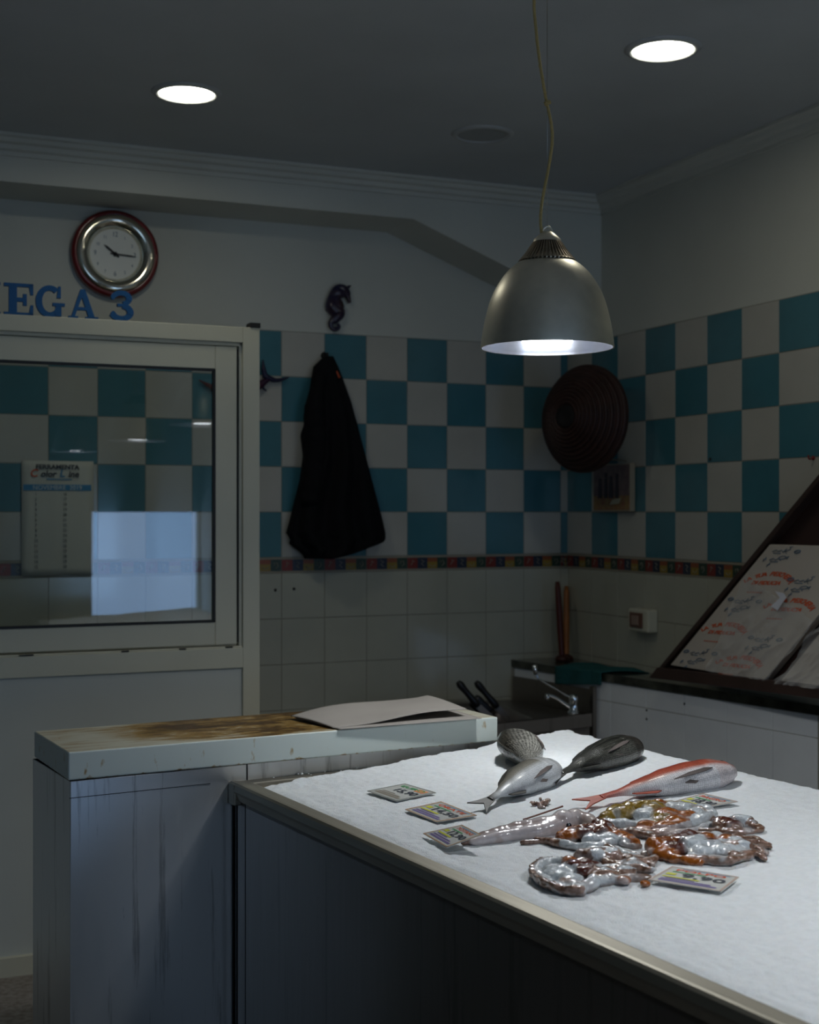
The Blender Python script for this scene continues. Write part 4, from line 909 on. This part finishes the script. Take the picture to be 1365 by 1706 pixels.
# squid
t, cen, _ = creature('squid', 'long pale pinkish squid with a price card on its tail', 'squid', [
   ([(772,1408),(790,1405),(815,1401),(860,1393),(905,1389),(940,1385)], .007,.025,'t','s',0),
   ([(790,1408),(810,1406),(850,1400),(900,1394),(925,1389)], .009,.020,'s','s',0),
   ([(938,1384),(960,1378),(978,1380),(990,1384)], .026,.016,'s','p',0),
   ([(975,1384),(1000,1390),(1030,1390)], .010,.006,'p','t',0),
   ([(975,1377),(1000,1376),(1020,1372)], .010,.007,'v','t',0),
   ([(870,1408),(900,1406),(925,1405)], .007,.006,'t','p',1),
  ], voxel=.003, smoothing=12, edge=False, mat_=SQM)
eyes(t, cen, 948, 1396, .026, .006)
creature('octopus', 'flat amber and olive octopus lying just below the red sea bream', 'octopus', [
   ([(1008,1374),(1030,1364),(1060,1360),(1095,1362)], .016,.022,'o','o',0),
   ([(1010,1380),(1050,1382),(1090,1380),(1120,1378)], .013,.013,'w','w',0),
   ([(1150,1378),(1170,1374),(1186,1368),(1180,1358),(1160,1354)], .014,.012,'w','w',0),
   ([(1050,1388),(1080,1392),(1110,1394),(1150,1390),(1182,1380)], .008,.008,'a','w',0),
   ([(1120,1358),(1150,1358),(1178,1364)], .018,.012,'w','p',0),
   ([(1050,1350),(1080,1350),(1110,1351),(1150,1356)], .014,.014,'w','o',0),
   ([(1002,1376),(985,1372),(978,1380),(990,1384)], .009,.006,'t','t',0),
   ([(1020,1366),(1045,1353),(1075,1350)], .008,.007,'t','a',0),
   ([(1180,1372),(1198,1374),(1204,1382)], .008,.006,'t','p',0)],
   [(1110,1376,.022,.024,'a'),(1090,1366,.026,.020,'o'),(1128,1384,.014,.022,'a'),(1145,1374,.018,.018,'a'),(1040,1368,.020,.020,'o'),(1110,1388,.008,.020,'a'),(1078,1386,.010,.016,'a'),(1075,1372,.022,.018,'w'),(1138,1362,.022,.016,'w'),(1160,1368,.016,.018,'w'),(1098,1354,.024,.012,'a'),(1098,1380,.020,.014,'o')])
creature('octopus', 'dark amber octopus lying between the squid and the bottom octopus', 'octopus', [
   ([(935,1403),(955,1395),(985,1396),(1010,1402)], .014,.018,'a','d',0),
   ([(930,1410),(960,1416),(1000,1416),(1026,1406)], .009,.011,'w','w',0),
   ([(1005,1392),(1030,1399),(1062,1410)], .017,.009,'d','a',0),
   ([(1035,1394),(1060,1394),(1085,1398),(1094,1403)], .011,.008,'p','t',1),
   ([(1030,1408),(1050,1415),(1068,1414)], .009,.007,'w','t',0),
   ([(1010,1416),(1035,1424),(1058,1426)], .008,.006,'t','t',0),
   ([(895,1404),(915,1407),(935,1411)], .008,.009,'t','p',1)],
   [(1005,1394,.026,.016,'d'),(998,1390,.030,.012,'d'),(975,1400,.016,.018,'d'),(952,1402,.012,.015,'a'),(1030,1405,.014,.016,'a'),(985,1408,.012,.015,'w'),(1008,1408,.012,.013,'w'),(1045,1408,.010,.014,'a')])
creature('octopus', 'small octopus with a dark brown head, topmost of the pair at the right', 'octopus', [
   ([(1200,1384),(1220,1380),(1242,1378),(1256,1382)], .013,.010,'d','w',0),
   ([(1220,1376),(1245,1374),(1264,1384)], .013,.008,'w','t',1),
   ([(1210,1391),(1238,1390),(1262,1388),(1270,1383)], .008,.005,'t','t',1),
   ([(1150,1386),(1175,1388),(1200,1390)], .006,.008,'p','t',0),
   ([(1110,1396),(1150,1392),(1190,1394)], .004,.006,'p','p',0)],
   [(1206,1384,.016,.018,'d'),(1222,1387,.014,.015,'d'),(1242,1379,.016,.014,'w'),(1232,1378,.018,.012,'w')])
creature('octopus', 'large reddish-brown octopus with pale suckered arms spread to the right', 'octopus', [
   ([(1090,1428),(1110,1434),(1140,1440),(1168,1443)], .014,.007,'a','a',0),
   ([(1092,1424),(1115,1420),(1145,1414)], .020,.018,'a','d',0),
   ([(1150,1424),(1180,1422),(1215,1424),(1235,1426)], .022,.010,'w','w',0),
   ([(1150,1437),(1180,1440),(1215,1440),(1250,1432)], .011,.009,'w','p',1),
   ([(1170,1408),(1200,1406),(1235,1410),(1262,1408),(1284,1410)], .014,.005,'p','t',1),
   ([(1200,1418),(1235,1418),(1265,1420),(1278,1426)], .013,.006,'w','p',1),
   ([(1215,1432),(1245,1430),(1260,1427),(1276,1434)], .012,.006,'w','v',1),
   ([(1205,1426),(1235,1424),(1270,1416),(1286,1416)], .010,.005,'p','t',-1),
   ([(1180,1402),(1215,1400),(1250,1400),(1272,1404)], .009,.004,'t','t',-1)],
   [(1142,1418,.022,.019,'d'),(1148,1410,.026,.014,'d'),(1122,1428,.014,.020,'d'),(1105,1430,.010,.018,'a'),(1178,1414,.024,.014,'a'),(1186,1420,.020,.012,'d'),(1212,1414,.018,.014,'a'),(1163,1418,.024,.015,'w'),(1195,1410,.020,.014,'w'),(1168,1432,.014,.018,'w'),(1200,1430,.014,.016,'w'),(1240,1422,.018,.012,'w'),(1225,1416,.016,.014,'w')])
creature('octopus', 'pale octopus with a dark brown centre and curled suckered arm, nearest the counter rim', 'octopus', [
   ([(960,1466),(935,1448),(912,1447),(895,1457),(897,1470),(916,1482),(945,1490),(972,1490)], .013,.011,'w','w',1),
   ([(945,1466),(925,1460),(914,1464),(922,1472),(945,1474)], .014,.014,'w','w',0),
   ([(940,1484),(965,1488),(990,1480)], .013,.014,'v','w',0),
   ([(970,1440),(1000,1436),(1035,1440),(1070,1440),(1088,1446)], .018,.008,'p','p',1),
   ([(985,1464),(1020,1458),(1060,1452),(1085,1454)], .014,.008,'w','w',1),
   ([(990,1476),(1025,1474),(1055,1471),(1078,1468)], .012,.008,'w','t',-1),
   ([(1010,1448),(1045,1450),(1075,1452)], .012,.007,'t','v',0),
   ([(1040,1446),(1070,1444),(1090,1436),(1086,1428),(1070,1428)], .010,.006,'w','p',1),
   ([(985,1430),(1015,1428),(1045,1432),(1062,1432)], .014,.008,'w','w',0)],
   [(958,1460,.018,.018,'d'),(978,1466,.016,.018,'d'),(950,1452,.020,.014,'a'),(988,1456,.016,.014,'d'),(972,1458,.026,.014,'d'),(995,1442,.022,.018,'w'),(1040,1476,.007,.009,'a'),(1016,1440,.020,.018,'w'),(1075,1478,.004,.008,'a'),(930,1468,.014,.020,'w'),(950,1478,.012,.018,'w'),(1010,1468,.010,.018,'w'),(1040,1462,.008,.018,'w'),(1055,1448,.010,.016,'w')])
creature('squid_scrap', 'tiny pale squid scrap lying alone on the ice below the silver fish', 'squid', [
   ([(888,1342),(896,1341),(902,1346),(908,1348)], .004,.003,'v','s',0),
   ([(900,1344),(908,1340),(914,1338)], .006,.006,'v','p',0),
   ([(905,1341),(902,1336),(900,1331)], .003,.002,'p','t',0)], [(908,1342,.004,.007,'v'),(888,1342,.003,.005,'v')], voxel=.0015, smoothing=2)
p0 = on_ice(872,1370); p1 = on_ice(938,1358); t = thing('brown_stick', 'thin brown stick lying on the ice behind the squid', 'stick', p0)
mb = MB(); d = p1-p0; mb.tube(catmull([(0,0,.006),d*.45+Vector((0,0,.012)),d+Vector((0,0,.020))], 6), .0022, 8); mb.build('stem', mat('brown_stem', (.16,.06,.04), .4), t)

# ================================================================= PRICE CARDS
M['card'] = mat('laminated_card', (.70,.70,.66), .2, coat=.6)
def card(cpx, label, head, hcol, price, edge, lifts=(0,0,0,0), low=None, style=0):
    c = [on_z(q[0], q[1], on_ice(*q).z+.005+l) for q, l in zip(cpx, lifts)]     # left, near, right, far corners
    o_ = c[0]; t = thing('price_card', label, 'price card', o_, group='price cards on the ice')
    # text runs from the left-near edge.. x axis: near->right direction of the reading line
    def g(x, y, h=0):     # x,y in 0..1 ; origin left/far corner order (a=c0, b=c1, c=c2, d=c3): x along a->d, y along a->b
        p = c[0]*(1-x)*(1-y)+c[3]*x*(1-y)+c[2]*x*y+c[1]*(1-x)*y; return p-o_+Vector((0,0,h))
    mb = MB(); mb.grid(lambda u, v: g(u, v), 6, 6, 0, False); mb.build('card', M['card'], t, solid=.0014)
    def q_(mb, x0, y0, x1, y1, h=.0012): mb.add([g(x0,y0,h), g(x1,y0,h), g(x1,y1,h), g(x0,y1,h)], [(0,1,2,3)])
    mb = MB(); w_ = .035
    for r in ((0,0,1,w_),(0,1-w_,1,1),(0,0,w_,1),(1-w_,0,1,1)): q_(mb, *r)
    mb.build('border', edge, t)
    # local reading frame: text baseline runs from the far corner to the right corner (c3->c2), top towards c3 side
    def T_(s_, bx, by, w, hgt):    # box in reading frame: X = along y param, Y = from x param
        v, f = text_mesh(s_, 1.0, .0, align='LEFT', offset=.02); xs = [a[0] for a in v]; ys = [a[1] for a in v]
        X0, X1, Y0, Y1 = min(xs), max(xs), min(ys), max(ys)
        return [g(by+(a[1]-Y0)/(Y1-Y0)*hgt, bx+(a[0]-X0)/(X1-X0)*w, .0018) for a in v], f
    mb = MB(); mb.add(*T_(head, .14, .76, .72, .12)); mb.build('name_print', hcol, t)
    mb = MB(); mb.add(*T_(price, .30, .40, .62, .26)); mb.build('price_print', M['print_dark'], t)
    mb = MB(); q_(mb, .10, .10, .17, .90, .0014); q_(mb, .20, .10, .25, .80, .0014); q_(mb, .29, .14, .32, .55, .0014); mb.build('small_print', M['print_taupe'] if style else M['print_purple'], t)
    if not style:
        mb = MB(); q_(mb, .34, .08, .40, .60, .0014); q_(mb, .48, .08, .60, .22, .0015); mb.build('yellow_stripe', M['print_yellow'], t)
        mb = MB(); q_(mb, .68, .12, .72, .60, .0014); mb.build('green_line', M['print_green'], t)
        mb = MB(); q_(mb, .90, .2, .92, .9, .0014); mb.build('blue_line', M['print_blue'], t)
    else:
        mb = MB(); q_(mb, .72, .62, .90, .90, .0014); mb.build('orange_patch', M['print_orange'], t)
    return t
edge_or = mat('card_edge_orange', (.50,.30,.16), .4); edge_gr = mat('card_edge_grey', (.24,.25,.22), .4); edge_pk = mat('card_edge_pink', (.48,.36,.30), .4)
card([(612,1318),(661,1335),(727,1321),(675,1306)], 'grey price card furthest from the squid on the ice', 'EURO', M['print_green'], '15,90', edge_gr, style=1)
card([(675,1349),(728,1370),(795,1359),(735,1336)], 'orange-edged price card touching the tail of the silver fish', 'ORATE', M['print_red'], '14,50', edge_or)
card([(705,1389),(745,1412),(802,1391),(770,1375)], 'price card lying tilted on the tail of the squid', 'TOTANI', M['print_red'], '12,90', edge_or, lifts=(.002,.004,.026,.024))
card([(1108,1340),(1150,1350),(1230,1336),(1172,1322)], 'price card lying under the red sea bream', 'PAGRO', M['print_red'], '18,90', edge_pk)
card([(1080,1466),(1202,1486),(1232,1462),(1120,1444)], 'price card in front of the large reddish-brown octopus', 'POLPO', M['print_red'], '9,90', edge_pk, lifts=(.003,.002,.002,.006))
